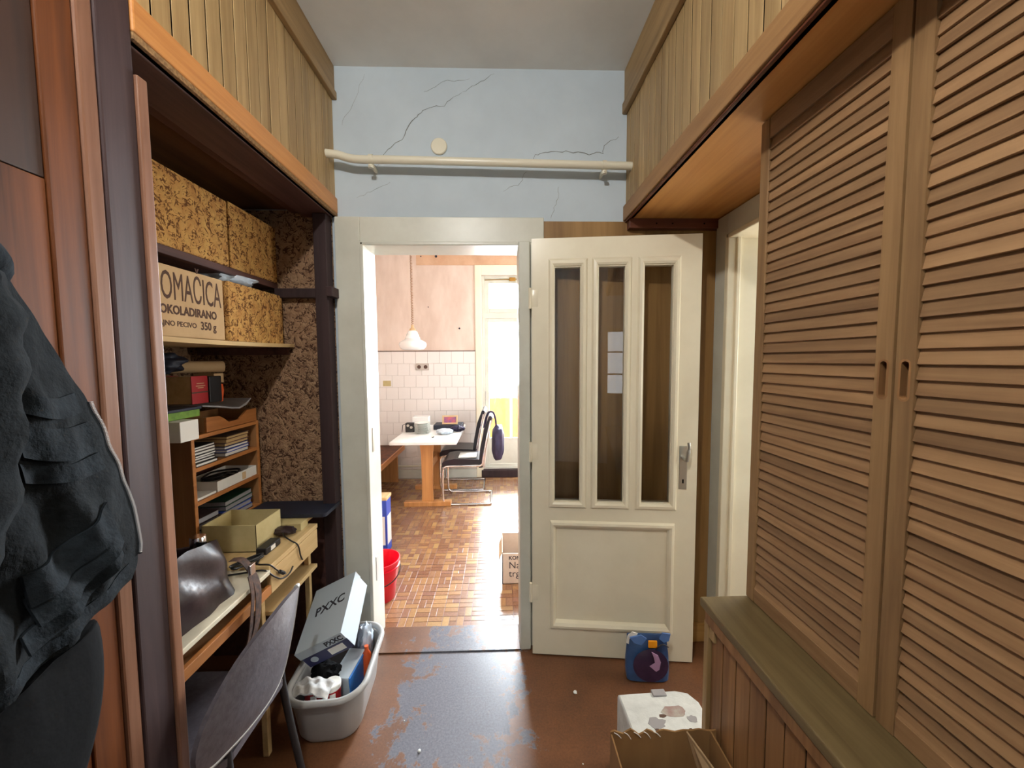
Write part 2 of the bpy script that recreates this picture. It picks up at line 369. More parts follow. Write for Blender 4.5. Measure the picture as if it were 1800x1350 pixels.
# doorway lining and flat casing of the kitchen doorway
dfr = struct(bpy.data.objects.new('door_frame_kitchen', None)); dfr.name = 'trim_1'; COL.objects.link(dfr); dfr.location = (-.29, D, 0); dfr['label'] = 'off-white painted casing around the kitchen doorway'
box('casing_board', (-.812, OX0, D-.022, D, 0, 2.237), 'cream2', dfr, .003)
box('casing_board', (OX0, .222, D-.02, D, OZ, 2.237), 'cream2', dfr, .003)
box('casing_board', (OX1, .222, D-.02, D, 0, OZ), 'cream2', dfr, .003)
box('lining_board', (OX0-.002, OX0+.016, D-.028, 2.14, 0, OZ+.002), 'cream2', dfr, .004)
box('lining_board', (OX1-.012, OX1+.045, D-.05, 2.14, 0, OZ+.002), 'cream2', dfr, .006)
box('lining_board', (OX0, OX1, D-.028, 2.14, OZ-.014, OZ+.004), 'cream2', dfr, .004)
for z in (.35, 1.05): box('strike_plate', (OX0+.0155, OX0+.0185, 2.01, 2.035, z, z+.13), 'alu', dfr, .001)
# threshold board in the doorway
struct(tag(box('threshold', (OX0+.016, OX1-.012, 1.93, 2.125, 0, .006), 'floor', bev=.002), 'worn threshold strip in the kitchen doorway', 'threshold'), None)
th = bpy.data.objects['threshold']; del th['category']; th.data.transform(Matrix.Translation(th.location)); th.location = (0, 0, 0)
# walnut-look sheet on the right of the end wall, batten and skirting
sheet = struct(box('wall_far_sheet', (.222, XW, D-.008, D, .0, 2.222), 'walnut', bev=0), 'walnut-look sheet panel behind the open door'); sheet.name = 'wall_far_panel'
struct(box('baseboard_far', (.9, XW, D-.026, D-.008, 0, .1), 'baseb', bev=.003), 'pale wooden skirting in the alcove corner')
bat = struct(box('trim_2', (XR+.005, XW, D-.05, D-.008, 2.178, ZSR), 'redbat', bev=.002), 'red-brown batten under the right soffit')
for x in (.78, .86, 1.02): mk('nail_hole', lambda bm, x=x: bmesh.ops.create_cone(bm, cap_ends=True, segments=10, radius1=.004, radius2=.004, depth=.002, matrix=Matrix.Translation((x, D-.0505, 2.2)) @ Matrix.Rotation(R(90), 4, 'X')), 'void', bat)
# right wall with the side doorway
wr = bmesh.new(); SY0, SY1, SZ = 1.16, 1.845, 2.12
bx(wr, XW, 1.3, SY1, 2.12, 0, ZC); bx(wr, XW, 1.3, -1.9, SY0, 0, ZC); bx(wr, XW, 1.3, SY0, SY1, SZ, ZC)
struct(obj('wall_right', wr, 'wall'), 'right-hand wall with the doorway to the bright side room')
sfr = bpy.data.objects.new('trim_3', None); COL.objects.link(sfr); sfr.location = (XW, 1.8, 0); struct(sfr, 'cream casing of the bright side doorway on the right')
box('casing_board', (XW-.016, XW, SY1, SY1+.098, 0, SZ+.1), 'cream2', sfr, .003)
box('casing_board', (XW-.016, XW, SY0, SY1, SZ, SZ+.1), 'cream2', sfr, .003)
box('lining_board', (XW-.024, 1.31, SY1-.022, SY1+.006, 0, SZ), 'cream', sfr, .004)
box('stop_bead', (XW+.012, XW+.03, SY1-.036, SY1-.021, 0, SZ-.02), 'cream', sfr, .003)
box('lining_board', (XW-.024, 1.31, SY0, SY1, SZ-.022, SZ), 'cream', sfr, .004)
# side room beyond
sr = bmesh.new(); bx(sr, 1.3, 3.0, 2.9, 3.0, 0, 2.9); bx(sr, 1.3, 3.0, .3, .4, 0, 2.9); bx(sr, 1.3, 3.0, .3, 3, 2.9, 3.0); bx(sr, 2.9, 3.0, .4, 2.9, 0, 2.9); bx(sr, 1.3, 1.31, 2.12, 2.9, 0, 2.9)
struct(obj('wall_side_room', sr, 'wall'), 'white walls of the side room')
struct(box('floor_side_room', (1.29, 3.0, .3, 3.0, -.06, 0), 'beechy', bev=0), 'wooden floor of the side room')
# behind the camera
wb = bmesh.new(); bx(wb, -1.6, .69, -2.0, -1.9, 0, ZC); bx(wb, .96, 1.3, -2.0, -1.9, 0, ZC); bx(wb, .69, .96, -2.0, -1.9, 1.95, ZC); bx(wb, .69, .96, -2.0, -1.9, 0, 1.0)
struct(obj('wall_back', wb, 'wall'), 'hallway wall behind the viewer with an added glazed opening')
bwf = bpy.data.objects.new('added_window', None); COL.objects.link(bwf); bwf.location = (.825, -1.95, 1.0); struct(bwf, 'narrow barred window in the wall behind the viewer')
for b_ in ((.69, .715, 1.0, 1.95), (.935, .96, 1.0, 1.95), (.715, .935, 1.0, 1.03), (.715, .935, 1.92, 1.95), (.715, .935, 1.30, 1.32), (.715, .935, 1.62, 1.64)): box('sash_bar', (b_[0], b_[1], -1.97, -1.93, b_[2], b_[3]), 'cream2', bwf, .002)
box('window_glass', (.715, .935, -1.952, -1.948, 1.03, 1.92), 'glass', bwf, 0)
wl = bmesh.new(); bx(wl, -1.7, -1.55, -2.0, 2.12, 0, ZC)
struct(obj('wall_left', wl, 'paperwall'), 'left wall at the back of the shelf niche in bark-pattern paper')
struct(box('wall_niche_end', (-1.55, -.83, D-.006, D, 0, ZSL+.03), 'paperwall', bev=0), 'bark-pattern wallpaper on the end wall of the niche')

# ------------------------------------------------------------------ kitchen shell
KX0, KX1, KZ = -1.95, 1.75, 2.895
BX0, BX1, BZ0, BZ1 = -.235, .66, .09, 2.60          # balcony door opening
kw = bmesh.new()
bx(kw, KX0, BX0, K, K+.25, 0, KZ); bx(kw, BX1, KX1, K, K+.25, 0, KZ); bx(kw, BX0, BX1, K, K+.25, BZ1, KZ); bx(kw, BX0, BX1, K, K+.25, 0, .05)
kwf = struct(obj('wall_kitchen_far', kw, 'kwall'), 'pinkish plaster kitchen wall tiled below')
box('stained_band', (-1.05, .9, K-.003, K, 2.72, KZ-.005), 'kband', kwf, 0)
struct(box('wall_kitchen_left', (KX0-.1, KX0, 2.12, K+.25, 0, KZ), 'kwall', bev=0), 'left kitchen wall')
kr = bmesh.new(); bx(kr, KX1, KX1+.15, 2.12, 2.7, 0, KZ); bx(kr, KX1, KX1+.15, 4.3, K+.25, 0, KZ); bx(kr, KX1, KX1+.15, 2.7, 4.3, 0, .95); bx(kr, KX1, KX1+.15, 2.7, 4.3, 2.5, KZ)  # opening in the unseen wall added for extra kitchen light
struct(obj('wall_kitchen_right', kr, 'kwall'), 'right kitchen wall with an opening added to let light in')
kb = bmesh.new(); bx(kb, KX0, OX0-.003, 2.12, 2.135, 0, KZ); bx(kb, OX1+.046, KX1, 2.12, 2.135, 0, KZ); bx(kb, OX0-.003, OX1+.046, 2.12, 2.135, OZ+.005, KZ)
struct(obj('wall_kitchen_near', kb, 'kwall'), 'kitchen side of the doorway wall')
struct(box('ceiling_kitchen', (KX0-.1, KX1+.15, 2.12, K+.25, KZ, KZ+.1), 'kceil', bev=0), 'pale kitchen ceiling')
box('cornice', (KX0, KX1, K-.05, K, KZ-.03, KZ), 'kceil', kwf, .004)
# wall tiles, running bond, 15 cm
TW, TZ1 = .152, 1.637
tproto = None; row = 0; z = TZ1
tg = box('grout_bed', (KX0, BX0-.085, K-.006, K, .12, TZ1+.002), 'grout', kwf, 0)
while z > .2:
    off = (row % 2)*TW/2; x = BX0-.087-off
    if off: 
        box('half_tile', (BX0-.085-off+.001, BX0-.087, K-.011, K-.005, z-TW+.0025, z), 'tile', kwf, .0012)
    while x-TW > -1.9:
        if tproto is None:
            tproto = box('tile', (x-TW+.0025, x, K-.011, K-.005, z-TW+.0025, z), 'tile', kwf, .0012); base = (x, z, Vector(tproto.location))
        else: clone(tproto, kwf, base[2]+Vector((x-base[0], 0, z-base[1])))
        x -= TW
    if x-KX0 > .01: box('cut_tile', (KX0+.001, x, K-.011, K-.005, z-TW+.0025, z), 'tile', kwf, .0012)
    z -= TW; row += 1
box('tile_cap_strip', (KX0, BX0-.085, K-.014, K, TZ1+.002, TZ1+.012), 'ink', kwf, .001)
struct(box('baseboard_kitchen', (KX0, BX0-.085, K-.03, K-.011, 0, .115), 'cream2', bev=.003), 'white skirting under the kitchen tiles')
struct(mk('heating_pipe', lambda bm: tube(bm, [(-1.9, K-.05, .17), (BX0-.09, K-.05, .165)], .012, 10), 'pipe')).name = 'trim_4'
bpy.data.objects['trim_4']['label'] = 'thin white heating pipe low on the kitchen wall'
# kitchen floor: printed brick-weave vinyl
kf = struct(box('floor_kitchen', (KX0, KX1, 2.12, K+.02, -.05, 0), 'vjoint', bev=0), 'glossy brown and tan brick-weave kitchen floor')
cells = []; cs = .084
rnd = random.Random(3)
for j in range(int((K-2.13)/cs)):
    for i in range(int((KX1-KX0)/cs)):
        x0 = KX0+i*cs; y0 = 2.127+j*cs; g = .0018; h = cs/2; t = (i+j+rnd.choice((0, 0, 0, 1))) % 2
        sq = rnd.random() < .3
        if t == 0: ps = [(x0, x0+cs, y0, y0+h), (x0, x0+cs, y0+h, y0+cs)]
        else: ps = [(x0, x0+h, y0, y0+cs), (x0+h, x0+cs, y0, y0+cs)]
        if sq:
            a = ps.pop(); ps += [(a[0], a[0]+h, a[2], a[2]+h), ((a[0]+h, a[1], a[2], a[3]) if t == 0 else (a[0], a[1], a[2]+h, a[3]))]
        for p in ps: cells.append((p[0]+g, p[1]-g, p[2]+g, p[3]-g))
def seen(c):
    cx, cy = (c[0]+c[1])/2, (c[2]+c[3])/2
    return -.34*cy < cx < .055*cy+.06
cells.sort(key=lambda c: (not seen(c), c[2]))
protos = {}
for c in cells[:300]:
    key = (round(c[1]-c[0], 4), round(c[3]-c[2], 4))
    if key in protos: clone(protos[key], kf, Vector(((c[0]+c[1])/2, (c[2]+c[3])/2, 0))-wloc(kf))
    else: protos[key] = box('vinyl_brick', (c[0], c[1], c[2], c[3], 0, .0012), 'vinyl', kf, .0005)
me = bpy.data.meshes.new('vinyl_bricks'); vv, ff, tone = [], [], []
for c in cells[300:]:
    b0 = len(vv); t = rnd.random(); z1 = .0012; e = .0006
    vv += [(c[0], c[2], 0), (c[1], c[2], 0), (c[1], c[3], 0), (c[0], c[3], 0), (c[0]+e, c[2]+e, z1), (c[1]-e, c[2]+e, z1), (c[1]-e, c[3]-e, z1), (c[0]+e, c[3]-e, z1)]
    ff += [tuple(b0+k for k in q) for q in ((4, 5, 6, 7), (0, 1, 5, 4), (1, 2, 6, 5), (2, 3, 7, 6), (3, 0, 4, 7))]; tone += [t]*5
me.from_pydata(vv, [], ff); at = me.attributes.new('tone', 'FLOAT', 'FACE'); at.data.foreach_set('value', tone)
vb = bpy.data.objects.new('vinyl_bricks', me); COL.objects.link(vb); me.materials.append(M['vinyl']); vb.parent = kf; vb.location = -wloc(kf); vb['kind'] = 'stuff'

# balcony door with transom
bd = bpy.data.objects.new('door_2', None); COL.objects.link(bd); bd.location = (.2, K, 0); struct(bd, 'white glazed balcony door with a transom window')
def frame(name, x0, x1, z0, z1, y0, y1, t, m, par, bev=.004):
    bm = bmesh.new(); bx(bm, x0, x0+t, y0, y1, z0, z1, bev); bx(bm, x1-t, x1, y0, y1, z0, z1, bev); bx(bm, x0+t, x1-t, y0, y1, z1-t, z1, bev); bx(bm, x0+t, x1-t, y0, y1, z0, z0+t, bev)
    return obj(name, bm, m, par)
box('casing_board', (BX0-.083, BX0, K-.02, K, 0, 2.72), 'cream', bd, .004); box('casing_board', (BX0, BX1+.083, K-.02, K, BZ1, 2.72), 'cream', bd, .004); box('casing_board', (BX1, BX1+.083, K-.02, K, 0, BZ1), 'cream', bd, .004)
frame('outer_frame', BX0, BX1, .09, BZ1, K+.04, K+.12, .035, 'cream2', bd)
box('transom_rail', (BX0+.03, BX1-.03, K+.04, K+.12, 2.06, 2.13), 'cream2', bd, .004)
frame('transom_sash', BX0+.035, BX1-.035, 2.13, 2.565, K+.05, K+.1, .06, 'cream2', bd)
box('transom_glass', (BX0+.09, BX1-.09, K+.07, K+.074, 2.18, 2.51), 'glass', bd, 0)
lf = frame('door_sash', BX0+.035, BX1-.035, .11, 2.06, K+.05, K+.1, .05, 'cream2', bd)
box('sash_glass', (BX0+.08, BX1-.08, K+.07, K+.074, .5, 2.02), 'glass', lf, 0)
box('sash_bottom_panel', (BX0+.08, BX1-.08, K+.06, K+.09, .15, .5), 'cream2', lf, .003)
box('sash_hinge', (BX0+.03, BX0+.045, K+.035, K+.05, 1.0, 1.12), 'alu', lf, .002)
mk('transom_opener', lambda bm: (tube(bm, [(BX0+.04, K+.03, 2.545), (.35, K+.03, 2.555)], .006, 8), bx(bm, .12, .2, K+.015, K+.045, 2.53, 2.575, .003)), 'oldgold', bd)
box('door_sill', (BX0-.02, BX1+.02, K-.03, K+.25, 0, .095), 'dark', bd, .006)
# balcony outside
bal = thing('balcony_railing', 'yellow panelled balcony railing outside the glazed kitchen door', 'railing', (.2, 6.1, -.1))
for i in range(6): box('railing_panel', (-.9+i*.36, -.57+i*.36, 6.1, 6.12, .12, .92), 'yellow', bal, .003)
for i in range(7): box('railing_post', (-.935+i*.36, -.905+i*.36, 6.09, 6.13, -.05, .98), 'white', bal, .003)
box('handrail', (-1.0, 1.3, 6.08, 6.14, .98, 1.02), 'white', bal, .004)
struct(box('floor_balcony', (-1.2, 1.6, K+.25, 6.2, -.15, -.05), 'concrete', bev=0), 'pale balcony slab outside')
aw = thing('balcony_awning', 'white slatted awning above the balcony seen through the transom', 'awning', (.2, 5.6, 2.6))
for i in range(8): box('awning_slat', (-.75+i*.24, -.56+i*.24, 5.2, 6.3, 2.60, 2.615), 'rib' if i % 2 == 0 else 'white', aw, .003)
box('awning_beam', (-.9, 1.3, 5.2, 5.24, 2.55, 2.6), 'white', aw, .003)

# ------------------------------------------------------------------ overhead plank fronts
def plank_front(name, side, y0, y1, z0, z1, label):
    x = XL if side < 0 else XR; s = 1 if side < 0 else -1       # s points into the corridor
    t = thing(name, label, 'panelling', (x-s*.02, (y0+y1)/2, z0))
    def B(nm, d0, d1, ya, yb, za, zb, m, bev=.002):
        xs = sorted((x+s*d0, x+s*d1)); return box(nm, (xs[0], xs[1], ya, yb, za, zb), m, t, bev)
    n = round((y1-y0)/.0595); pw = (y1-y0)/n; p0 = None
    for i in range(n):
        ya = y1-(i+1)*pw; d = random.uniform(0, .002)
        if p0 is None: p0 = B('plank', -.014, 0, ya+.004, ya+pw-.0015, z0+.03, z1-.05, 'panel', .0008); b0 = p0.location.copy(); k0 = ya
        else: clone(p0, t, b0+Vector((s*(d-.001), ya-k0, 0)))
    B('backing_board', -.024, -.0022, y0, y1, z0, z1, 'void', 0)  # black face set close behind the planks as painted groove shade
    return t, B
t, B = plank_front('overhead_panelling', -1, .916, D, ZSL, ZC, 'vertical pale planks above the shelf niche on the left')
B('top_board', 0, .014, 0.916, D, 2.835, ZC, 'panely'); B('top_moulding', 0, .024, 0.916, D, 2.795, 2.832, 'panely', .004)
B('bottom_rail', -.012, .010, 0.916, D, ZSL+.016, ZSL+.09, 'orange', .004); B('chipboard_edge', -.014, .008, 0.916, D, ZSL, ZSL+.0155, 'chip', .001)
t, B = plank_front('overhead_panelling', 1, -.6, D, ZSR, ZC, 'vertical pale planks above the louvred closet on the right')
B('top_board', 0, .014, -.6, D, 2.80, ZC, 'panely'); B('top_moulding', 0, .024, -.6, D, 2.745, 2.797, 'panely', .004)
B('bottom_rail', -.012, .014, -.6, D, ZSR, ZSR+.075, 'rail', .004); B('edge_bead', -.005, .006, -.6, D, ZSR-.008, ZSR-.001, 'redbat', .002)
# soffits
rs = struct(box('ceiling_soffit_right', (XR+.012, XW, -.6, D, ZSR, ZSR+.02), 'soffit', bev=0), 'orange plywood underside above the alcove and closet')
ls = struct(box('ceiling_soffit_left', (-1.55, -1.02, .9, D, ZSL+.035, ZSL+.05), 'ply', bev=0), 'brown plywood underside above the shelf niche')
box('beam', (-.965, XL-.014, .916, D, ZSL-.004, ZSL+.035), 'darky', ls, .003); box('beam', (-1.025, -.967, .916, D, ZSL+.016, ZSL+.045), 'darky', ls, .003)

# ------------------------------------------------------------------ left foreground: brown boards, dark post, strip
bl = thing('wardrobe_side', 'tall red-brown wooden boards with a worn lighter edge at far left', 'wardrobe', (XL-.02, .5, 0))
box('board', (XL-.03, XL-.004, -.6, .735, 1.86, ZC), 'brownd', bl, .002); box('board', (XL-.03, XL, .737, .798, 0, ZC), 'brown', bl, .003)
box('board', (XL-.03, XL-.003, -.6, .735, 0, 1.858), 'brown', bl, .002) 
box('edge_moulding', (XL-.03, XL+.004, .80, .834, 0, ZC), 'strip', bl, .005)
post = tag(box('niche_post', (XL-.08, XL+.006, .836, .914, 0, ZC), 'dark', bev=.004), 'dark stained upright post beside the brown boards at left', 'post')
st = tag(box('upright_strip', (XL-.05, XL+.012, .915, .940, 0, 2.165), 'strip', bev=.003), 'narrow rosy wooden upright at the near edge of the niche', 'post')
tag(box('niche_post', (-.895, -.832, D-.07, D-.006, 0, ZSL-.006), 'dark', bev=.003), 'dark upright post at the far end of the niche beside the white casing', 'post')
box('wall_niche_near', (-1.55, XL-.08, .86, .90, 0, ZSL), 'dark', None, 0)['kind'] = 'structure'

# ------------------------------------------------------------------ louvred closet doors on the right
XD = .78; LZ0, LZ1 = .772, ZSR-.004
def louvre_door(y0, y1, handle_y, label):
    t = thing('louvred_door', label, 'closet door', (XD+.012, (y0+y1)/2, LZ0), group=None)
    sw = .036
    def stile(nm, a, b, hole):
        if not hole: return box(nm, (XD, XD+.025, a, b, LZ0, LZ1), 'louvz', t, .003)
        bm = bmesh.new(); hz0, hz1 = 1.452, 1.518; hy = (a+b)/2; r = .0075       # stile with an oblong finger recess
        bx(bm, XD, XD+.025, a, b, LZ0, hz0-.004); bx(bm, XD, XD+.025, a, b, hz1+.004, LZ1)
        bx(bm, XD, XD+.025, a, hy-r, hz0-.004, hz1+.004); bx(bm, XD, XD+.025, hy+r, b, hz0-.004, hz1+.004); bx(bm, XD+.014, XD+.025, hy-r, hy+r, hz0-.004, hz1+.004)
        s = obj(nm, bm, 'louvz', t)
        out = rrect(hy-r-.004, hy+r+.004, hz0-.008, hz1+.008, r+.003, 6); inn = rrect(hy-r, hy+r, hz0-.004, hz1+.004, r-.0005, 6)
        mk('finger_pull', lambda bm: loft(bm, [[(XD-.0006, u, v) for u, v in out], [(XD-.0006, u, v) for u, v in inn], [(XD+.0135, u, v) for u, v in inn]], True, False), 'wains', s)
        return s
    near, far = (y0, y0+sw), (y1-sw, y1)
    stile('stile', *far, hole=abs(handle_y-y1) < .1); stile('stile', *near, hole=abs(handle_y-y0) < .1)
    box('top_rail', (XD+.001, XD+.024, y0+sw, y1-sw, LZ1-.06, LZ1), 'louvre', t, .002); box('bottom_rail', (XD+.001, XD+.024, y0+sw, y1-sw, LZ0, LZ0+.045), 'louvre', t, .002)
    pz = .0297; n = int((LZ1-.06-LZ0-.045)/pz); p0 = None
    for i in range(n+1):
        z = LZ0+.045+(i+.5)*(LZ1-.06-LZ0-.045)/(n+1)
        if p0 is None:
            bm = bmesh.new(); bx(bm, -.003, .003, y0+sw, y1-sw, -.0175, .0175, .001)
            bmesh.ops.rotate(bm, cent=(0, 0, 0), matrix=Matrix.Rotation(R(13), 3, 'Y'), verts=bm.verts)
            bmesh.ops.translate(bm, vec=(XD+.009, 0, z), verts=bm.verts); p0 = obj('slat', bm, 'louvre', t); b0 = p0.location.copy(); z0 = z
        else: clone(p0, t, b0+Vector((random.uniform(-.0008, .0008), 0, z-z0)))
    return t
louvre_door(.742, 1.163, .76, 'louvred closet door nearest the bright side doorway, with a finger pull')
louvre_door(.30, .736, .72, 'louvred closet door at the right edge, nearest the viewer')
louvre_door(-.14, .294, -.12, 'louvred closet door behind the viewer on the right')
cs_ = struct(box('wall_closet_end', (XD+.026, XW, 1.145, 1.165, 0, ZSR), 'walnut', bev=0), 'closet end panel beside the side doorway')
lw = thing('ledge_cabinet', 'low plank-fronted ledge with a greenish cap under the louvred doors', 'cabinet', (.71, .5, 0))
box('cap', (XR-.008, XD+.03, -.6, 1.165, .742, .77), 'cap', lw, .004)
box('cap_nosing', (XR-.004, XR+.02, -.6, 1.14, .705, .7415), 'wains', lw, .003)
pw = .0615; p0 = None
for i in range(28):
    ya = 1.125-(i+1)*pw
    if p0 is None: p0 = box('plank', (XR+.012, XR+.026, ya+.0035, ya+pw-.0005, .062, .705), 'wains', lw, .0008); b0 = p0.location.copy(); k0 = ya
    else: clone(p0, lw, b0+Vector((random.uniform(-.001, .001), ya-k0, 0)))
box('backing_board', (XR+.0142, XR+.034, -.6, 1.125, .02, .74), 'void', lw, 0)  # black behind the ledge planks, painting the shade in their gaps
box('corner_post', (XR+.0, XR+.03, 1.127, 1.15, 0, .705), 'panel', lw, .002)
box('end_panel', (XR+.031, XD+.03, 1.13, 1.148, 0, .741), 'wains', lw, .001)
box('support_block', (XR+.004, XR+.03, 1.10, 1.128, .66, .704), 'panel', lw, .002)
box('plinth', (XR+.018, XR+.033, -.6, 1.126, 0, .06), 'beechy', lw, .002)

# ------------------------------------------------------------------ pipe along the end wall, round cover, hall lamp
pp = thing('heating_pipe', 'cream painted pipe running across the wall above the doorway', 'pipe', (0, 1.92, 2.47))
mk('pipe_run', lambda bm: tube(bm, smoothpts([(-.83, 1.89, 2.502), (-.76, 1.895, 2.497), (-.68, 1.9, 2.480), (-.5, 1.9, 2.478), (0, 1.9, 2.470), (.4, 1.9, 2.463), (.655, 1.9, 2.459)], 5), .0185, 14), 'pipe', pp)
for x, z in ((-.605, 2.48), (.507, 2.462)):
    c = mk('pipe_clamp', lambda bm, x=x, z=z: (tube(bm, [(x-.009, 1.9, z), (x+.009, 1.9, z)], .0215, 14), bx(bm, x-.006, x+.006, 1.905, D, z-.03, z-.012, .002)), 'pipe', pp)
    mk('clamp_screw', lambda bm, x=x, z=z: (tube(bm, [(x, 1.895, z-.028), (x, 1.895, z-.043)], .012, 8), tube(bm, [(x, 1.88, z-.035), (x, 1.91, z-.035)], .005, 8)), 'pipe', c)
cv = mk('junction_cover', lambda bm: lathe(bm, [(.0, 0), (.036, 0), (.04, .003), (.04, .006), (.036, .010), (0, .0115)], n=40), 'pipe')
cv.location = (-.295, D-.0005, 2.582); cv.rotation_euler = (R(90), 0, 0); tag(cv, 'round cream junction box cover on the cracked wall', 'cover plate')
LX, LY, LZ = -.32, -.05, 2.78
hl = thing('ceiling_lamp', 'small bare-bulb hallway ceiling lamp just above the frame', 'lamp', (LX, LY, LZ))
mk('ceiling_rose', lambda bm: lathe(bm, [(.045, ZC-.022-LZ), (.05, ZC-LZ)], (LX, LY, LZ), 24), 'white', hl); mk('lamp_holder', lambda bm: lathe(bm, [(.016, .065), (.02, .07), (.02, ZC-.02-LZ)], (LX, LY, LZ), 16), 'black', hl)
pl = bpy.data.lights.new('hall_bulb', 'POINT'); pl.energy = 52; pl.shadow_soft_size = .035; pl.color = (1, .975, .94)
po = bpy.data.objects.new('bulb', pl); COL.objects.link(po); po.parent = hl; po.location = (0, 0, 0)

# ------------------------------------------------------------------ open kitchen door leaf (own frame: x along the leaf, y thickness, z up)
dl = bpy.data.objects.new('door_1', None); COL.objects.link(dl); dl.location = (.157, 1.915, .008); dl.rotation_euler = (0, 0, math.atan2(-.09, .80))
struct(dl, 'cream panelled kitchen door standing open with three tall glass panes')
LW, LH, T = .800, 2.105, .019
panes = [(.113, .235, .082, .27), (.323, .447, .290, .479), (.538, .672, .507, .706)]
PZ0, PZ1 = .812, 1.965
bm = bmesh.new()
xs = [0, panes[0][0], panes[0][1], panes[1][0], panes[1][1], panes[2][0], panes[2][1], LW]
for a, b in ((0, 1), (2, 3), (4, 5), (6, 7)): bx(bm, xs[a], xs[b], -T, T, PZ0, PZ1)
bx(bm, 0, LW, -T, T, PZ1, LH); bx(bm, 0, LW, -T, T, .68, PZ0); bx(bm, 0, LW, -T, T, 0, .175); bx(bm, 0, .115, -T, T, .175, .68); bx(bm, .672, LW, -T, T, .175, .68)
bx(bm, .112, .675, -.006, .006, .17, .685)
leaf = obj('leaf', bm, 'cream', dl, local=True)
def mould(bm, o, i, y0=-T, prof=((0, 0), (.25, -.011), (.6, -.013), (.85, -.007), (1, .006))):
    rings = []
    for f, d in prof:
        x0, x1, z0, z1 = [o[k]+(i[k]-o[k])*f for k in range(4)]
        rings.append([(x0, y0+d, z0), (x1, y0+d, z0), (x1, y0+d, z1), (x0, y0+d, z1)])
    loft(bm, rings, True, False)
for gx0, gx1, mx0, mx1 in panes:
    mm = mk('pane_moulding', lambda bm: mould(bm, (mx0, mx1, PZ0-.035, PZ1+.042), (gx0, gx1, PZ0, PZ1)), 'cream', dl, False, True)
    box('glass_pane', (gx0-.001, gx1+.001, -.003, .001, PZ0-.001, PZ1+.001), 'glass', dl, 0, True)
mk('panel_moulding', lambda bm: mould(bm, (.09, .70, .142, .712), (.122, .667, .185, .672), -T, ((0, 0), (.2, -.012), (.5, -.014), (.8, -.006), (1, .012))), 'cream', dl, False, True)
hp = box('handle_plate', (.714, .752, -T-.004, -T, .885, 1.10), 'alu', dl, .002, True)
mk('lever', lambda bm: (tube(bm, [(.733, -T-.004, 1.04), (.733, -T-.05, 1.04)], .009, 12), tube(bm, smoothpts([(.733, -T-.048, 1.035), (.737, -T-.052, 1.07), (.742, -T-.052, 1.10), (.74, -T-.05, 1.125)], 5), [.009]*8+[.007]*8, 10)), 'alu', dl, True, True)
box('keyhole', (.73, .737, -T-.0046, -T-.003, .915, .935), 'void', dl, 0, True)
for z in (.33, 1.06, 1.82):
    mk('hinge', lambda bm, z=z: (tube(bm, [(-.008, -T-.002, z-.05), (-.008, -T-.002, z+.05)], .0075, 10), bx(bm, -.004, .03, -T-.0025, -T, z-.04, z+.04, .001)), 'cream', dl, True, True)

# ------------------------------------------------------------------ niche: shelves and boxes
sh = thing('niche_shelf', 'dark upper niche shelf carrying two bark-papered boxes', 'shelf', (-1.3, 1.5, 1.88))
box('board', (-1.55, -1.105, .93, D-.006, 1.885, 1.914), 'darky', sh, .002); box('end_cleat', (-1.1, -.897, D-.05, D-.02, 1.838, 1.884), 'dark', sh, .003)
box('end_cleat', (-.83, -.80, D-.1, D-.006, 1.838, 1.884), 'dark', sh, .002)
sh2 = thing('niche_shelf', 'pale sagging lower niche shelf under the cardboard boxes', 'shelf', (-1.3, 1.5, 1.59))
def sag(bm):
    rings = []
    for k in range(13):
        y = .93+k/12*(D-.01-.93); d = -.007*math.sin(math.pi*k/12); rings.append([(-1.5, y, 1.598+d), (-1.035, y, 1.598+d), (-1.035, y, 1.614+d), (-1.5, y, 1.614+d)])
    loft(bm, rings)
mk('board', sag, 'pale', sh2, False)
box('cleat', (-1.5, -1.06, D-.03, D-.006, 1.56, 1.596), 'darky', sh2, .002)
def papered(loc, dims, label, openf=False):
    x0, y0, z0 = loc; dx, dy, dz = dims
    t = thing('papered_box', label, 'box', (x0-dx/2, y0+dy/2, z0), group='bark-papered storage boxes')
    bm = bmesh.new(); e = .004
    if openf:
        bx(bm, x0-dx, x0-dx+e, y0, y0+dy, z0, z0+dz); bx(bm, x0-e, x0, y0, y0+dy, z0, z0+dz); bx(bm, x0-dx+e, x0-e, y0, y0+e, z0, z0+dz); bx(bm, x0-dx+e, x0-e, y0+dy-e, y0+dy, z0, z0+dz); bx(bm, x0-dx+e, x0-e, y0+e, y0+dy-e, z0, z0+e)
        obj('tray', bm, 'paperbox', t)
    else:
        bx(bm, x0-dx, x0, y0, y0+dy, z0, z0+dz, .004); obj('carton', bm, 'paperbox', t)
    return t
papered((-1.105, 1.26, 1.9145), (.36, .372, .262), 'bark-papered box at top left of the niche, nearest the rosy upright')
papered((-1.105, 1.642, 1.9145), (.36, .33, .268), 'bark-papered box at top right of the niche, against the end wall')
papered((-1.075, 1.572, 1.612), (.34, .375, .235), 'open bark-papered box on the pale shelf beside the lettered carton', True)
pb = mk('plastic_bag', lambda bm: (bmesh.ops.create_icosphere(bm, subdivisions=4, radius=1), [setattr(v, 'co', Vector((v.co.x*.12, v.co.y*.11, v.co.z*.045))*(1+.35*noise.noise(v.co*2.4))) for v in bm.verts]), 'plastic_bag')
pb.location = (-1.2, 1.71, 1.825); tag(pb, 'crumpled pale blue plastic bag in the open papered box', 'plastic bag')
ct = thing('cardboard_carton', 'beige lettered carton on the pale niche shelf', 'box', (-1.25, 1.36, 1.61))
mk('carton', lambda bm: bx(bm, -1.4, -1.08, 1.12, 1.552, 1.612, 1.845, .004), 'krafl', ct, False)
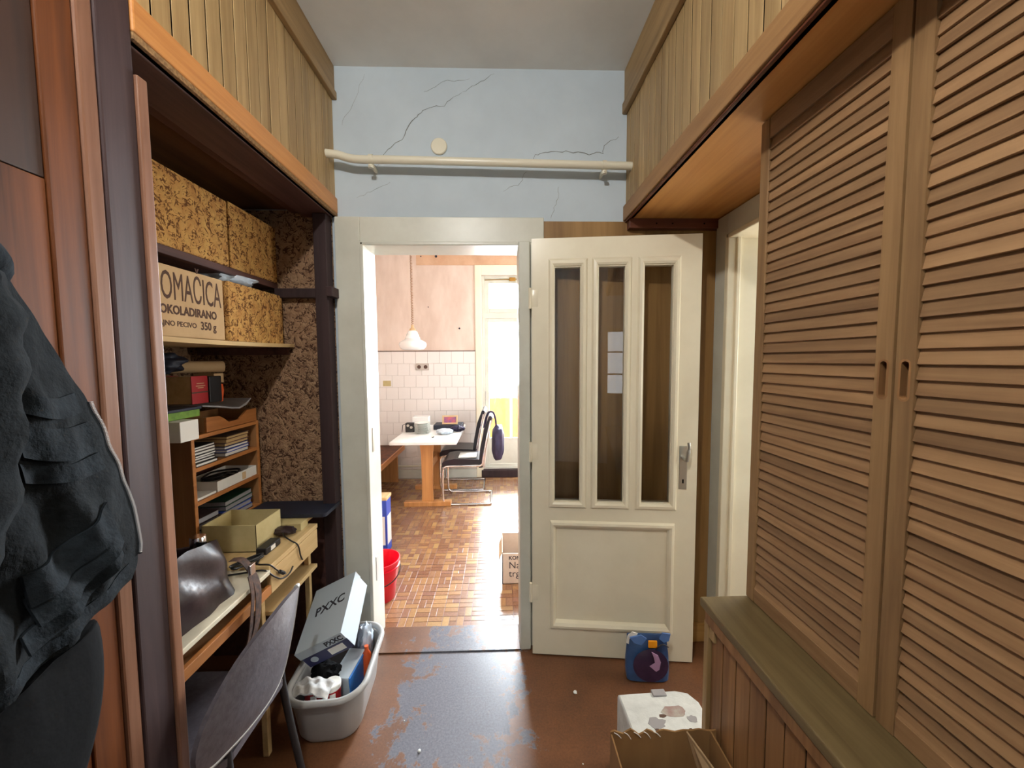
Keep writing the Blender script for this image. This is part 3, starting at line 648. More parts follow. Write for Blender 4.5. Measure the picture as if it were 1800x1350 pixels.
box('tape_strip', (-1.26, -1.22, 1.12, 1.5525, 1.8448, 1.8455), 'pale', ct, 0)
RT = (R(90), 0, R(90))
def fit(o, yr, wid):
    xs_ = [v.co.x for v in o.data.vertices]; a, b_ = min(xs_), max(xs_); k = wid/(b_-a)
    for v in o.data.vertices: v.co.x = (v.co.x-b_)*k
    o.location.y = yr-o.parent.location.y
fit(text('lettering', 'DOMAČICA', .132, 'ink', ct, (-1.0795, 1.2, 1.735), RT), 1.537, .305)
fit(text('lettering', 'ČOKOLADIRANO', .040, 'ink', ct, (-1.0795, 1.2, 1.688), RT, bold=.0014), 1.51, .27)
fit(text('lettering', 'ČAJNO PECIVO', .024, 'ink', ct, (-1.0795, 1.2, 1.648), RT, bold=.0004), 1.41, .17)
fit(text('lettering', '350 g', .040, 'ink', ct, (-1.0795, 1.2, 1.645), RT, bold=.001), 1.505, .075)

# bookcase
BX, BY0, BY1, BZ0_, BZ1_ = -1.215, 1.525, 1.945, .80, 1.235
bc = thing('bookcase', 'small orange-edged veneer bookcase standing on the desk', 'bookcase', (BX-.11, 1.735, BZ0_))
for ya in (BY0, BY1-.016): box('side_panel', (BX-.22, BX-.004, ya, ya+.016, BZ0_-.037, BZ1_), 'casev', bc, .001); box('side_edge', (BX-.004, BX, ya, ya+.016, BZ0_-.037, BZ1_), 'beechy', bc, .001)
SHZ = [.80, .95, 1.088, BZ1_-.018]
for z in SHZ: box('shelf_board', (BX-.22, BX-.0005, BY0+.016, BY1-.016, z, z+.016), 'beechy', bc, .001)
box('back_panel', (BX-.226, BX-.2205, BY0, BY1, BZ0_-.037, BZ1_), 'darky', bc, 0)
def book(dims, loc, m, label, group, pages='paper', rz=0, cat='book', name='book'):
    """a closed book lying flat: cover boards, spine and page block; spine at -y side, pages towards the corridor"""
    dx, dy, dz = dims; t = thing(name, label, cat, loc, (0, 0, rz), group)
    bm = bmesh.new(); c = min(.0022, dz*.16); bx(bm, -dx/2, dx/2, -dy/2, dy/2, 0, c); bx(bm, -dx/2, dx/2, -dy/2, dy/2, dz-c, dz); bx(bm, -dx/2, -dx/2+c, -dy/2, dy/2, c, dz-c); obj('cover', bm, m, t, local=True)
    box('page_block', (-dx/2+c, dx/2-.003, -dy/2+.002, dy/2-.002, c, dz-c), pages, t, 0, True); return t
z = SHZ[2]+.0165; cols = ['black', 'dark', 'black', 'inkd', 'black', 'darky', 'black']
for i, m in enumerate(cols):
    hgt = random.uniform(.009, .014); book((.13, .115, hgt), (BX-.075+random.uniform(-.006, .006), 1.61, z), m, ['bottom', 'second lowest', 'third lowest', 'middle', 'third highest', 'second highest', 'top'][i]+' notebook of the dark pile on the upper bookcase shelf', 'dark notebooks on the upper bookcase shelf', rz=random.uniform(-.05, .05), cat='notebook', name='notebook'); z += hgt+.0004
z = SHZ[2]+.0165
for i, m in enumerate(['inkd', 'blue', 'boxnavy', 'boxnavy', 'casev', 'ink']):
    hgt = (.018, .013, .013, .015, .017, .013)[i]; book((.17, .155, hgt), (BX-.092+random.uniform(-.004, .004), 1.80, z), m, ['bottom', 'second lowest', 'third lowest', 'third highest', 'second highest', 'top'][i]+' book of the pale-paged pile on the upper bookcase shelf', 'pale-paged books on the upper bookcase shelf', 'paper' if i < 3 else 'pale', random.uniform(-.04, .04)); z += hgt+.0004
tr = thing('tray_box', 'open white box with black cables on the middle bookcase shelf', 'box', (BX-.08, 1.77, SHZ[1]+.0165))
def tray(bm, x0, x1, y0, y1, z0, z1, e=.003):
    bx(bm, x0, x1, y0, y1, z0, z0+e); bx(bm, x0, x0+e, y0, y1, z0, z1); bx(bm, x1-e, x1, y0, y1, z0, z1); bx(bm, x0, x1, y0, y0+e, z0, z1); bx(bm, x0, x1, y1-e, y1, z0, z1)
mk('carton', lambda bm: tray(bm, BX-.16, BX-.008, 1.66, 1.925, SHZ[1]+.017, SHZ[1]+.062), 'paper', tr, False)
mk('label_patch', lambda bm: bx(bm, BX-.0085, BX-.0072, 1.82, 1.845, SHZ[1]+.022, SHZ[1]+.055), 'krafl', tr, False)
cbm = tag(mk('cable_coil', lambda bm: tube(bm, smoothpts([(BX-.085+.05*math.cos(a*.9)*(1+.2*math.sin(a*2.3)), 1.79+.09*math.sin(a*.9)*(1+.15*math.cos(a*1.7)), SHZ[1]+.03+.0035*a/2) for a in range(0, 22)], 4), .0045, 7), 'rubber'), 'black cable coiled inside the white box on the bookcase', 'cable')
tag(box('paper_sheets', (BX-.15, BX-.01, 1.55, 1.655, SHZ[1]+.0168, SHZ[1]+.026), 'paper', bev=.001), 'loose white papers beside the white box on the bookcase', 'papers')
for i, (m, yy) in enumerate((('navy', 1.80), ('blue', 1.79), ('dgreen', 1.805), ('dgreen', 1.80))):
    book((.17, .19, .022), (BX-.1, yy, SHZ[0]+.0165+i*.0225), m, ['dark navy binder at the bottom of the lower bookcase shelf', 'blue binder in the middle of the lower bookcase shelf', 'green binder with an orange corner on the lower bookcase shelf', 'dark green binder on top of the lower bookcase pile'][i], 'binders on the lower bookcase shelf', 'rib', random.uniform(-.05, .05), 'binder', 'binder')
for i in range(3):
    book((.15, .115, .024), (BX-.09, 1.615, SHZ[0]+.0165+i*.0245), ('black', 'inkd', 'dark')[i], ['lowest', 'middle', 'topmost'][i]+' grey-edged book beside the binders on the lower bookcase shelf', 'grey-edged books on the lower bookcase shelf', 'rib', random.uniform(-.05, .05))

# things on top of the bookcase and stacked beside it
tag(mk('white_carton', lambda bm: (bx(bm, -1.29, -1.155, 1.405, 1.49, BZ1_+.0005, 1.311, .002)), 'paper', smooth=False), 'small white folded paper carton on the near end of the bookcase', 'box')
st2 = thing('stacking_block', 'dark storage carton filling the niche beside the bookcase', 'box', (-1.38, 1.25, .76)); 
mk('carton', lambda bm: bx(bm, -1.5, -1.29, 1.02, 1.50, .757, 1.2, .004), 'dark', st2, False); box('lid', (-1.505, -1.285, 1.015, 1.505, 1.2, 1.234), 'ink', st2, .003)
gb = thing('green_carton', 'flat green carton with a dark lid lying above the white one', 'box', (-1.25, 1.45, 1.312))
mk('carton', lambda bm: bx(bm, -1.37, -1.205, 1.12, 1.565, 1.3125, 1.341, .002), 'green', gb, False); box('lid', (-1.375, -1.2, 1.115, 1.57, 1.341, 1.352), 'navy', gb, .002)
tb = thing('wooden_tray', 'orange wooden letter tray with a scooped front on the bookcase', 'tray', (-1.27, 1.77, BZ1_))
ty0, ty1, tz = 1.615, 1.94, BZ1_+.0005
mk('scooped_side', lambda bm: prism(bm, [(ty0, tz), (ty1, tz), (ty1, tz+.062), (1.87, tz+.06), (1.845, tz+.045), (1.81, tz+.024), (1.745, tz+.024), (1.715, tz+.045), (1.69, tz+.058), (ty0, tz+.062)], -1.228, -1.22, 'x'), 'beechy', tb, False)
box('end_board', (-1.40, -1.229, ty0, ty0+.008, tz, tz+.062), 'casev', tb, .001); box('end_board', (-1.40, -1.229, ty1-.008, ty1, tz, tz+.062), 'casev', tb, .001); box('bottom_board', (-1.40, -1.229, ty0+.008, ty1-.008, tz, tz+.006), 'casev', tb, 0); box('rear_board', (-1.408, -1.4, ty0, ty1, tz, tz+.062), 'casev', tb, .001)
gt = tag(mk('grey_tray', lambda bm: loft(bm, [[(-1.40, y, zz) for y, zz in ((1.58, 1.350), (1.66, 1.343), (1.75, 1.332), (1.80, 1.327), (1.85, 1.335), (1.885, 1.352), (1.88, 1.354), (1.845, 1.340), (1.80, 1.333), (1.75, 1.338), (1.66, 1.349), (1.58, 1.354))], [(-1.205, y, zz) for y, zz in ((1.58, 1.348), (1.66, 1.335), (1.75, 1.318), (1.80, 1.312), (1.85, 1.325), (1.885, 1.352), (1.88, 1.354), (1.845, 1.335), (1.80, 1.32), (1.75, 1.325), (1.66, 1.342), (1.58, 1.352))]]), 'rib', smooth=False), 'curved grey plastic tray resting on the wooden letter tray', 'tray')
tag(mk('bowl', lambda bm: lathe(bm, [(.0, .045), (.025, .043), (.045, .03), (.055, .0), (.05, .0), (0, .002)], (-1.29, 1.69, 1.2425), 24), 'porc'), 'upturned white bowl inside the wooden letter tray', 'bowl')
b = thing('book', 'red covered book standing upright above the grey tray', 'book', (-1.30, 1.617, 1.3565))
box('page_block', (-1.358, -1.244, 1.578, 1.656, 1.3575, 1.468), 'pale', b, 0); box('front_cover', (-1.243, -1.239, 1.574, 1.66, 1.3565, 1.470), 'bookred', b, .001); box('back_cover', (-1.363, -1.3585, 1.574, 1.66, 1.3565, 1.470), 'bookred', b, .001)
for z_, ya_, yb_ in ((1.438, 1.60, 1.64), (1.428, 1.595, 1.645), (1.42, 1.605, 1.635)): box('title_line', (-1.2392, -1.2384, ya_, yb_, z_, z_+.003), 'krafl', b, 0)
box('dark_band', (-1.2392, -1.2384, 1.574, 1.66, 1.40, 1.406), 'ink', b, 0)
cal = tag(box('black_binder', (-1.37, -1.235, 1.664, 1.735, 1.3545, 1.466), 'black', bev=.003), 'black binder standing beside the red book', 'binder')
tag(mk('red_folder', lambda bm: prism(bm, [(1.738, 1.352), (1.752, 1.352), (1.762, 1.40), (1.757, 1.428), (1.74, 1.432)], -1.36, -1.245, 'x'), 'orangep', smooth=False), 'thin red folder leaning behind the black binder', 'folder')
tag(mk('rolled_paper', lambda bm: (tube(bm, [(-1.42, 1.66, 1.505), (-1.30, 1.84, 1.505)], .026, 16)), 'krafl'), 'rolled pale paper lying high on the books in the niche', 'paper roll')
tag(box('tan_block', (-1.36, -1.27, 1.74, 1.80, 1.434, 1.476), 'krafl', bev=.002), 'small tan carton behind the black binder', 'box')
mk_ = tag(mk('dark_bundle', lambda bm: (bmesh.ops.create_icosphere(bm, subdivisions=4, radius=1), [setattr(v, 'co', Vector((v.co.x*.08, v.co.y*.09, v.co.z*.045))*(1+.4*noise.noise(v.co*2.2))+Vector((-1.36, 1.56, 1.52))) for v in bm.verts]), 'navy'), 'dark navy bundle of cloth on top of the niche pile', 'cloth')
for i, poly in enumerate(([(1.135, 1.353), (1.150, 1.353), (1.275, 1.545), (1.262, 1.552)], [(1.166, 1.353), (1.181, 1.353), (1.297, 1.533), (1.284, 1.540)])):
    tag(mk('magazine', lambda bm: prism(bm, poly, -1.36, -1.21, 'x'), 'krafl' if i else 'rib', smooth=False), ['upper grey leaning magazine beside the rosy upright', 'lower tan leaning magazine beside the rosy upright'][i], 'magazine')

# ------------------------------------------------------------------ desk, drawer table and what lies on them
dk = thing('desk', 'cream topped desk with an orange-brown apron under the leather bag', 'desk', (-1.15, 1.2, 0))
box('desk_top', (-1.53, -.865, .955, 1.415, .735, .752), 'desk', dk, .003); box('apron', (-.885, -.868, .955, 1.42, .655, .69), 'beechy', dk, .002); box('rail_shelf', (-1.5, -.885, .955, 1.415, .66, .672), 'casev', dk, .001)
for x, y in ((-1.5, .97), (-1.5, 1.37), (-.91, .957)): box('leg', (x, x+.035, y, y+.035, 0, .735), 'casev', dk, .003)
dt = thing('drawer_table', 'pale wooden drawer table at the far end of the niche', 'table', (-1.15, 1.6, 0))
box('table_top', (-1.53, -.872, 1.418, 1.80, .742, .762), 'pale', dt, .002)
dr = box('drawer_front', (-.888, -.870, 1.425, 1.79, .652, .741), 'pale', dt, .002)
box('drawer_box', (-1.4, -.889, 1.44, 1.775, .665, .735), 'pale', dt, 0)
box('lower_shelf', (-1.5, -.875, 1.44, 1.79, .555, .572), 'pale', dt, .002)
for x, y in ((-.93, 1.42), (-.93, 1.775), (-1.5, 1.42), (-1.5, 1.775)): box('leg', (x, x+.022, y, y+.022, 0, .742 if x < -1 else .651), 'pale', dt, .002)
nb = struct(box('wall_niche_boarding', (-1.5, -.897, D-.03, D-.007, 0, .74), 'darky', bev=0), 'dark boards low on the end wall of the niche')
cb = thing('cream_carton', 'open cream carton on the desk beside the bookcase', 'box', (-1.1, 1.6, .763))
mk('carton', lambda bm: tray(bm, -1.20, -.985, 1.53, 1.70, .7625, .873), 'khaki', cb, False); cb.rotation_euler.z = 0
sl = tag(mk('laptop_sleeve', lambda bm: prism(bm, [(p[0], p[1]) for p in rrect(-1.205, -.825, 1.78, 1.955, .02, 4)], .798, .815, 'z'), 'navy', smooth=False), 'dark navy padded sleeve lying across the far end of the desk', 'sleeve')
kb_ = tag(box('pale_carton', (-1.08, -.905, 1.715, 1.778, .7625, .797), 'khaki', bev=.002), 'low pale carton under the navy sleeve', 'box')
tag(box('pale_carton', (-1.2, -1.0, 1.81, 1.94, .7625, .797), 'khaki', bev=.002), 'second pale carton hidden under the navy sleeve', 'box')
dt2 = box('table_extension', (-1.53, -.95, 1.80, 1.96, .742, .762), 'pale', dt, .002)
ad = thing('power_adapter', 'black power adapter with a white label on the desk edge', 'adapter', (-.95, 1.58, .763)); mk('brick', lambda bm: bx(bm, -.972, -.93, 1.50, 1.60, .763, .79, .004), 'black', ad, False); box('white_label', (-.9302, -.9292, 1.53, 1.56, .768, .785), 'paper', ad, 0)
us = thing('usb_cable', 'black cable with a metal plug hanging over the drawer front', 'cable', (-.88, 1.5, .68))
mk('cord', lambda bm: tube(bm, smoothpts([(-.95, 1.44, .77), (-.91, 1.42, .77), (-.875, 1.425, .765), (-.862, 1.445, .735), (-.858, 1.46, .718)], 6), .0028, 7), 'rubber', us)
pgs = mk('plug', lambda bm: tube(bm, [(-.858, 1.459, .719), (-.857, 1.483, .70)], .0075, 8), 'rubber', us); mk('metal_tip', lambda bm: tube(bm, [(-.857, 1.482, .701), (-.857, 1.493, .692)], .0045, 6), 'chrome', pgs)
tag(mk('mains_cable', lambda bm: tube(bm, smoothpts([(-1.0, 1.37, .757), (-.93, 1.39, .757), (-.88, 1.40, .757), (-.86, 1.425, .72), (-.858, 1.47, .685), (-.857, 1.52, .675), (-.857, 1.55, .69)], 6), .0032, 7), 'rubber'), 'black cable looping below the metal plug', 'cable')
tag(mk('charger_cable', lambda bm: tube(bm, smoothpts([(-.97, 1.70, .785), (-.93, 1.62, .79), (-.89, 1.60, .775), (-.866, 1.61, .75), (-.862, 1.62, .70), (-.865, 1.64, .67)], 6), .003, 7), 'rubber'), 'thin black cable hanging down the middle of the drawer front', 'cable')
tag(mk('cable_tangle', lambda bm: tube(bm, smoothpts([(-.96+.035*math.cos(a*1.1), 1.43+.045*math.sin(a*1.3), .7665+.0016*a) for a in range(14)], 4), .0042, 7), 'rubber'), 'tangle of black cable beside the cream carton', 'cable')
tag(mk('fur_pouch', lambda bm: (bmesh.ops.create_icosphere(bm, subdivisions=3, radius=1), [setattr(v, 'co', Vector((v.co.x*.05, v.co.y*.032, v.co.z*.018))*(1+.3*noise.noise(v.co*3))+Vector((-.955, 1.672, .786))) for v in bm.verts]), 'leather'), 'small dark leather pouch beside the cream carton', 'pouch')
# leather bag
hb = thing('leather_bag', 'slouching dark brown leather bag on the cream desk', 'bag', (-1.0, 1.17, .753))
def bagmesh(bm):
    rings = []; n = 40
    for k in range(15):
        t = k/14; zz = .753+.205*t
        ring = []
        for i in range(n):
            a = 2*math.pi*i/n; cx, cy = math.cos(a), math.sin(a); e = 3.2
            rr = (abs(cx)**e+abs(cy)**e)**(-1/e); hx = .085*(1-.35*t)+.012*math.sin(math.pi*t); hy = .165*(1-.05*t)
            p = Vector((-.985-.02*t+hx*cx*rr, 1.155+hy*cy*rr, zz-.045*t*max(0, cy*rr)*(1-.4*cx)))
            f = .016*noise.noise(Vector((p.y*9, p.z*14+p.y*10, cx*2)))+.010*math.sin(p.y*34+p.z*46)*t*(1-t)*2
            p.x += f*(1 if cx > 0 else -.5)
            ring.append(p)
        rings.append(ring)
    inner = [[Vector((-1.0+(p.x+1.0)*.9, 1.155+(p.y-1.155)*.95, p.z-dz)) for p in rings[-1]] for dz in (.002, .06)]
    loft(bm, rings+inner)
mk('bag_body', bagmesh, 'leather', hb)
mk('shoulder_strap', lambda bm: loft(bm, [[(x, y-.015, zz), (x, y+.015, zz), (x+.003, y+.015, zz), (x+.003, y-.015, zz)] for x, y, zz in smoothpts([(-.93, 1.305, .85), (-.90, 1.318, .84), (-.868, 1.318, .79), (-.852, 1.315, .74), (-.847, 1.305, .68), (-.85, 1.29, .61), (-.87, 1.27, .55), (-.9, 1.24, .50)], 5)]), 'strap', hb, False)
mk('shoulder_strap', lambda bm: loft(bm, [[(x, y-.008, zz), (x, y+.008, zz), (x+.003, y+.008, zz), (x+.003, y-.008, zz)] for x, y, zz in smoothpts([(-.862, 1.29, .80), (-.852, 1.287, .74), (-.846, 1.27, .68), (-.85, 1.255, .60), (-.87, 1.235, .52)], 5)]), 'strap', hb, False)
mk('strap_buckle', lambda bm: (bx(bm, -.872, -.862, 1.30, 1.328, .79, .83, .003)), 'chrome', hb, False)
sp = thing('spray_bottle', 'dark blue bottle with a chrome cap sticking out of the bag', 'bottle', (-1.0, 1.26, .82))
mk('bottle_body', lambda bm: lathe(bm, [(.024, 0), (.026, .01), (.026, .085), (.02, .096), (.017, .1)], (-1.0, 1.26, .815), 24), 'bottle', sp); mk('cap', lambda bm: lathe(bm, [(.022, .098), (.0225, .1), (.0225, .138), (.0205, .141), (.0, .141)], (-1.0, 1.26, .815), 24), 'chrome', sp)

# ------------------------------------------------------------------ chair by the desk
ch = thing('desk_chair', 'charcoal plastic chair with a pale curved edge pushed to the desk', 'chair', (-.88, 1.1, 0))
def backshape(off):
    out = []
    pts = smoothpts([(1.325, .742), (1.2, .772), (1.08, .770), (.98, .742), (.90, .665), (.875, .58), (.905, .525), (.97, .512), (1.06, .502), (1.15, .500), (1.215, .520), (1.265, .590), (1.30, .665), (1.325, .742)], 5)[:-1] if False else None
    prof = [(1.325, .742), (1.2, .772), (1.08, .770), (.98, .742), (.90, .665), (.875, .58), (.905, .525), (.97, .512), (1.06, .502), (1.15, .500), (1.215, .520), (1.265, .590), (1.30, .665)]
    sm = smoothpts([Vector((0, a, b)) for a, b in prof+[prof[0]]], 4)[:-1]
    for p in sm:
        zt = (p.z-.5)/.27; yy = (p.y-1.1)/.22
        out.append(Vector((-.715+.03*zt-.03*yy*yy+off, p.y, p.z)))
    return out
def backmesh(bm):
    A, Bk = backshape(.006), backshape(-.006); n = len(A)
    def fill(ring, d):
        c = sum(ring, Vector())/n; r1 = [c+(p-c)*.66 for p in ring]; r2 = [c+(p-c)*.33 for p in ring]
        for q in (r1, r2):
            for p in q:
                zt = (p.z-.5)/.27; yy = (p.y-1.1)/.22; p.x = -.715+.03*zt-.03*yy*yy+d
        return r1, r2, c
    a1, a2, ca = fill(A, .006+.006); b1, b2, cb2 = fill(Bk, -.006+.006)
    loft(bm, [a2, a1, A, Bk, b1, b2])
mk('backrest', backmesh, 'chairp', ch)
mk('edge_trim', lambda bm: tube(bm, [backshape(.0)[k % 52] for k in range(24, 54)], .0078, 8), 'tub', ch)
mk('seat', lambda bm: loft(bm, [[(u, v, zz) for u, v in rrect(-1.14, -.74, .96, 1.29, .05, 4)] for zz in (.44, .462)]), 'chairp', ch, False)
for s, yy in ((-1, 1.0), (1, 1.26)):
    mk('leg', lambda bm, yy=yy, s=s: tube(bm, smoothpts([(-.745, yy, .60), (-.75, yy, .44), (-.70, yy+s*.03, .012)], 5), .012, 10), 'black', ch); mk('leg', lambda bm, yy=yy, s=s: tube(bm, [(-1.10, yy, .44), (-1.14, yy+s*.03, .012)], .012, 10), 'black', ch)

# ------------------------------------------------------------------ tub and its contents
tu = thing('plastic_tub', 'grey plastic laundry tub on the floor below the desk', 'tub', (-.722, 1.64, 0), (0, 0, R(4)))
def tubring(hx, hy, z, r): return [(u, v, z) for u, v in rrect(-hx, hx, -hy, hy, r, 7)]
mk('basin', lambda bm: loft(bm, [tubring(.095, .15, .004, .06), tubring(.112, .168, .002, .07), tubring(.125, .185, .03, .08), tubring(.145, .21, .2, .09), tubring(.140, .205, .2, .088), tubring(.12, .18, .035, .078), tubring(.105, .16, .009, .065)]), 'tub', tu, True, True)
mk('rim', lambda bm: tube(bm, [(u, v, .212) for u, v in rrect(-.150, .150, -.222, .222, .1, 9)], .013, 10, True), 'tub', tu, True, True)
sb = thing('shoe_box', 'shoe box with a pale blue-grey lid tilted in the tub', 'shoe box', (0, 0, 0))
wv = Vector((.205, 0, .10)).normalized(); lv = Vector((-.05, .28, .085)); lv = (lv-wv*lv.dot(wv)).normalized(); nv = wv.cross(lv)
mt = Matrix((wv, lv, nv)).transposed().to_4x4(); mt.translation = Vector((-.865, 1.545, .31)); sb.matrix_world = mt
SW, SL, SH = .215, .315, .105
box('carton', (.003, SW-.003, .003, SL-.003, -SH, -.001), 'boxnavy', sb, .002, True); bmL = bmesh.new()
bx(bmL, 0, SW, 0, SL, -.003, 0); bx(bmL, 0, SW, 0, .002, -.042, -.003); bx(bmL, 0, SW, SL-.002, SL, -.042, -.003); bx(bmL, 0, .002, .002, SL-.002, -.042, -.003); bx(bmL, SW-.002, SW, .002, SL-.002, -.042, -.003)
lid = obj('lid', bmL, 'lid', sb, local=True)
box('side_panel', (SW-.0028, SW-.0012, .004, SL-.004, -SH+.001, -.043), 'lid', sb, 0, True)
box('size_label', (.115, .185, .0018, .0028, -.092, -.056), 'paper', sb, 0, True)
def rel(o, loc, rot): o.location = loc; o.rotation_euler = rot
lt = text('logo_lettering', 'PXXC', .062, 'inkd', None, (0, 0, 0), (0, 0, 0), sx=.9, bold=.0012); lt.parent = sb; rel(lt, (.045, .15, .0006), (0, 0, R(8)))
lt = text('logo_lettering', 'PXXC', .036, 'inkd', None, (0, 0, 0), (0, 0, 0), sx=.85, bold=.001); lt.parent = sb; rel(lt, (.125, -.0006, -.036), (R(90), 0, 0))
mk('round_seal', lambda bm: bmesh.ops.create_cone(bm, cap_ends=True, segments=20, radius1=.016, radius2=.016, depth=.001, matrix=Matrix.Translation((.045, .0024, -.072)) @ Matrix.Rotation(R(90), 4, 'X')), 'lid', sb, False, True)
bb = thing('blue_edged_box', 'white box with a bright blue side standing in the tub', 'box', (-.675, 1.655, .055)); bb.rotation_euler = (R(6), 0, R(-8))
box('carton', (-.045, .030, -.07, .08, 0, .135), 'lid', bb, .002, True); box('blue_side', (.0302, .037, -.069, .079, .001, .133), 'bright', bb, .001, True)
tag(mk('black_garment', lambda bm: (bmesh.ops.create_icosphere(bm, subdivisions=4, radius=1), [setattr(v, 'co', Vector((v.co.x*.06, v.co.y*.05, v.co.z*.045))*(1+.35*noise.noise(v.co*2.6)+.12*noise.noise(v.co*7))+Vector((-.765, 1.60, .175))) for v in bm.verts]), 'cloth'), 'crumpled black cloth in the tub under the shoe box', 'cloth')
def towel(bm):
    for i in range(1):
        g = []
        for a in range(25):
            row = []
            for b in range(17):
                u, v = a/24, b/16
                p = Vector((-.865+.165*u, 1.462+.075*v, .200+.03*math.sin(u*3.1)*(1-.3*v)+.004*math.sin(u*22+v*7)+.006*noise.noise(Vector((u*5, v*4, 1)))-.05*max(0, .25-v)))
                row.append(p)
            g.append(row)
        top = [[bm.verts.new(p) for p in r] for r in g]; bot = [[bm.verts.new(p+Vector((0, 0, -.006))) for p in r] for r in g]
        for a in range(24):
            for b in range(16):
                bm.faces.new((top[a][b], top[a+1][b], top[a+1][b+1], top[a][b+1])); bm.faces.new((bot[a][b], bot[a][b+1], bot[a+1][b+1], bot[a+1][b]))
        for a in range(24):
            bm.faces.new((top[a][0], bot[a][0], bot[a+1][0], top[a+1][0])); bm.faces.new((top[a][16], top[a+1][16], bot[a+1][16], bot[a][16]))
        for b in range(16):
            bm.faces.new((top[0][b], top[0][b+1], bot[0][b+1], bot[0][b])); bm.faces.new((top[24][b], bot[24][b], bot[24][b+1], top[24][b+1]))
tag(mk('towel', towel, 'towel'), 'rumpled white ribbed towel over the front rim contents of the tub', 'towel')
for x, y, lab in ((-.71, 1.535, 'red and white canister beside the white box in the tub'), (-.785, 1.53, 'red and white canister under the towel in the tub')):
    j = thing('canister', lab, 'canister', (x, y, .03), group='canisters in the tub'); mk('can_body', lambda bm, x=x, y=y: lathe(bm, [(.03, 0), (.033, .004), (.033, .15), (.0, .15)], (x, y, .03), 24), 'bookred', j); mk('can_lid', lambda bm, x=x, y=y: lathe(bm, [(.035, .148), (.035, .165), (.032, .168), (0, .168)], (x, y, .03), 24), 'paper', j); mk('pale_stripe', lambda bm, x=x, y=y: bx(bm, x+.004, x+.024, y-.034, y-.024, .04, .17), 'paper', j, False)
tag(mk('clear_bag', lambda bm: (bmesh.ops.create_icosphere(bm, subdivisions=4, radius=1), [setattr(v, 'co', Vector((v.co.x*.035, v.co.y*.045, v.co.z*.075))*(1+.3*noise.noise(v.co*3))+Vector((-.655, 1.775, .2))) for v in bm.verts]), 'plastic_bag'), 'bunched clear plastic bag at the far rim of the tub', 'plastic bag')
tag(mk('orange_bottle', lambda bm: lathe(bm, [(.018, 0), (.02, .005), (.02, .13), (.009, .15), (.009, .17), (0, .17)], (-.625, 1.70, .055), 20), 'orangep'), 'small orange bottle between the box and tub rim', 'bottle')

# ------------------------------------------------------------------ jacket and garments hanging on the boards at left
def interp(tab, z):
    for (z0, y0), (z1, y1) in zip(tab, tab[1:]):
        if (z0-z)*(z1-z) <= 0: t = (z-z0)/(z1-z0) if z1 != z0 else 0; t = t*t*(3-2*t)*.3+t*.7; return y0+(y1-y0)*t
    return tab[-1][1] if abs(z-tab[-1][0]) < abs(z-tab[0][0]) else tab[0][1]
EDGE = [(1.705, .555), (1.70, .595), (1.685, .625), (1.655, .642), (1.60, .672), (1.53, .705), (1.46, .738), (1.38, .765), (1.30, .79), (1.22, .812), (1.14, .824), (1.10, .820), (1.07, .80)]
def hemz(y): return 1.075 - (.80-y)*.14 if y < .80 else 1.075+(y-.80)*1.0
JY0 = .22
def jx(s, z, y):
    b = .03+.06*math.sin(min(1, s*1.6)*math.pi/2)
    f = .008*math.sin(y*62+z*7+2*math.sin(z*5))*min(1, s*4)+.016*noise.noise(Vector((y*9, z*5, 3)))+.009*noise.noise(Vector((y*30, z*18, 9)))
    return XL+.006+b+f*min(1, .35+s*3)
jk = thing('jacket', 'dark denim work jacket with a silver zip hanging on the brown boards', 'jacket', (XL, .55, 1.0))
def jpoint(i, j, ni=44, nj=60):
    zt = 1.705; s = (i/ni)**1.2; t = j/nj
    # rows follow the hem: lower row runs along the hem line
    zr = zt+(1.075-zt)*t; ye = interp(EDGE, zr); y = ye+(JY0-ye)*s
    z = zr+(hemz(min(y, .80))-1.075)*t*1.0+(.0 if t > .2 else 0)
    return Vector((jx(s, z, y), y, z))
def jacket(bm, ni=44, nj=60):
    g = [[jpoint(i, j, ni, nj) for i in range(ni+1)] for j in range(nj+1)]
    F = [[bm.verts.new(p) for p in r] for r in g]; Bk = [[bm.verts.new((XL+.008, p.y, p.z)) for p in r] for r in g]
    for j in range(nj):
        for i in range(ni):
            bm.faces.new((F[j][i], F[j][i+1], F[j+1][i+1], F[j+1][i])); bm.faces.new((Bk[j][i], Bk[j+1][i], Bk[j+1][i+1], Bk[j][i+1]))
        bm.faces.new((F[j][0], F[j+1][0], Bk[j+1][0], Bk[j][0])); bm.faces.new((F[j][ni], Bk[j][ni], Bk[j+1][ni], F[j+1][ni]))
    for i in range(ni):
        bm.faces.new((F[0][i], Bk[0][i], Bk[0][i+1], F[0][i+1])); bm.faces.new((F[nj][i], F[nj][i+1], Bk[nj][i+1], Bk[nj][i]))
mk('jacket_body', jacket, 'denim', jk)
def jat(y, z, off=.006):
    ye = interp(EDGE, max(1.08, z)); s = max(0, min(1, (ye-y)/(ye-JY0))); return Vector((jx(s, z, y)+off, y, z))
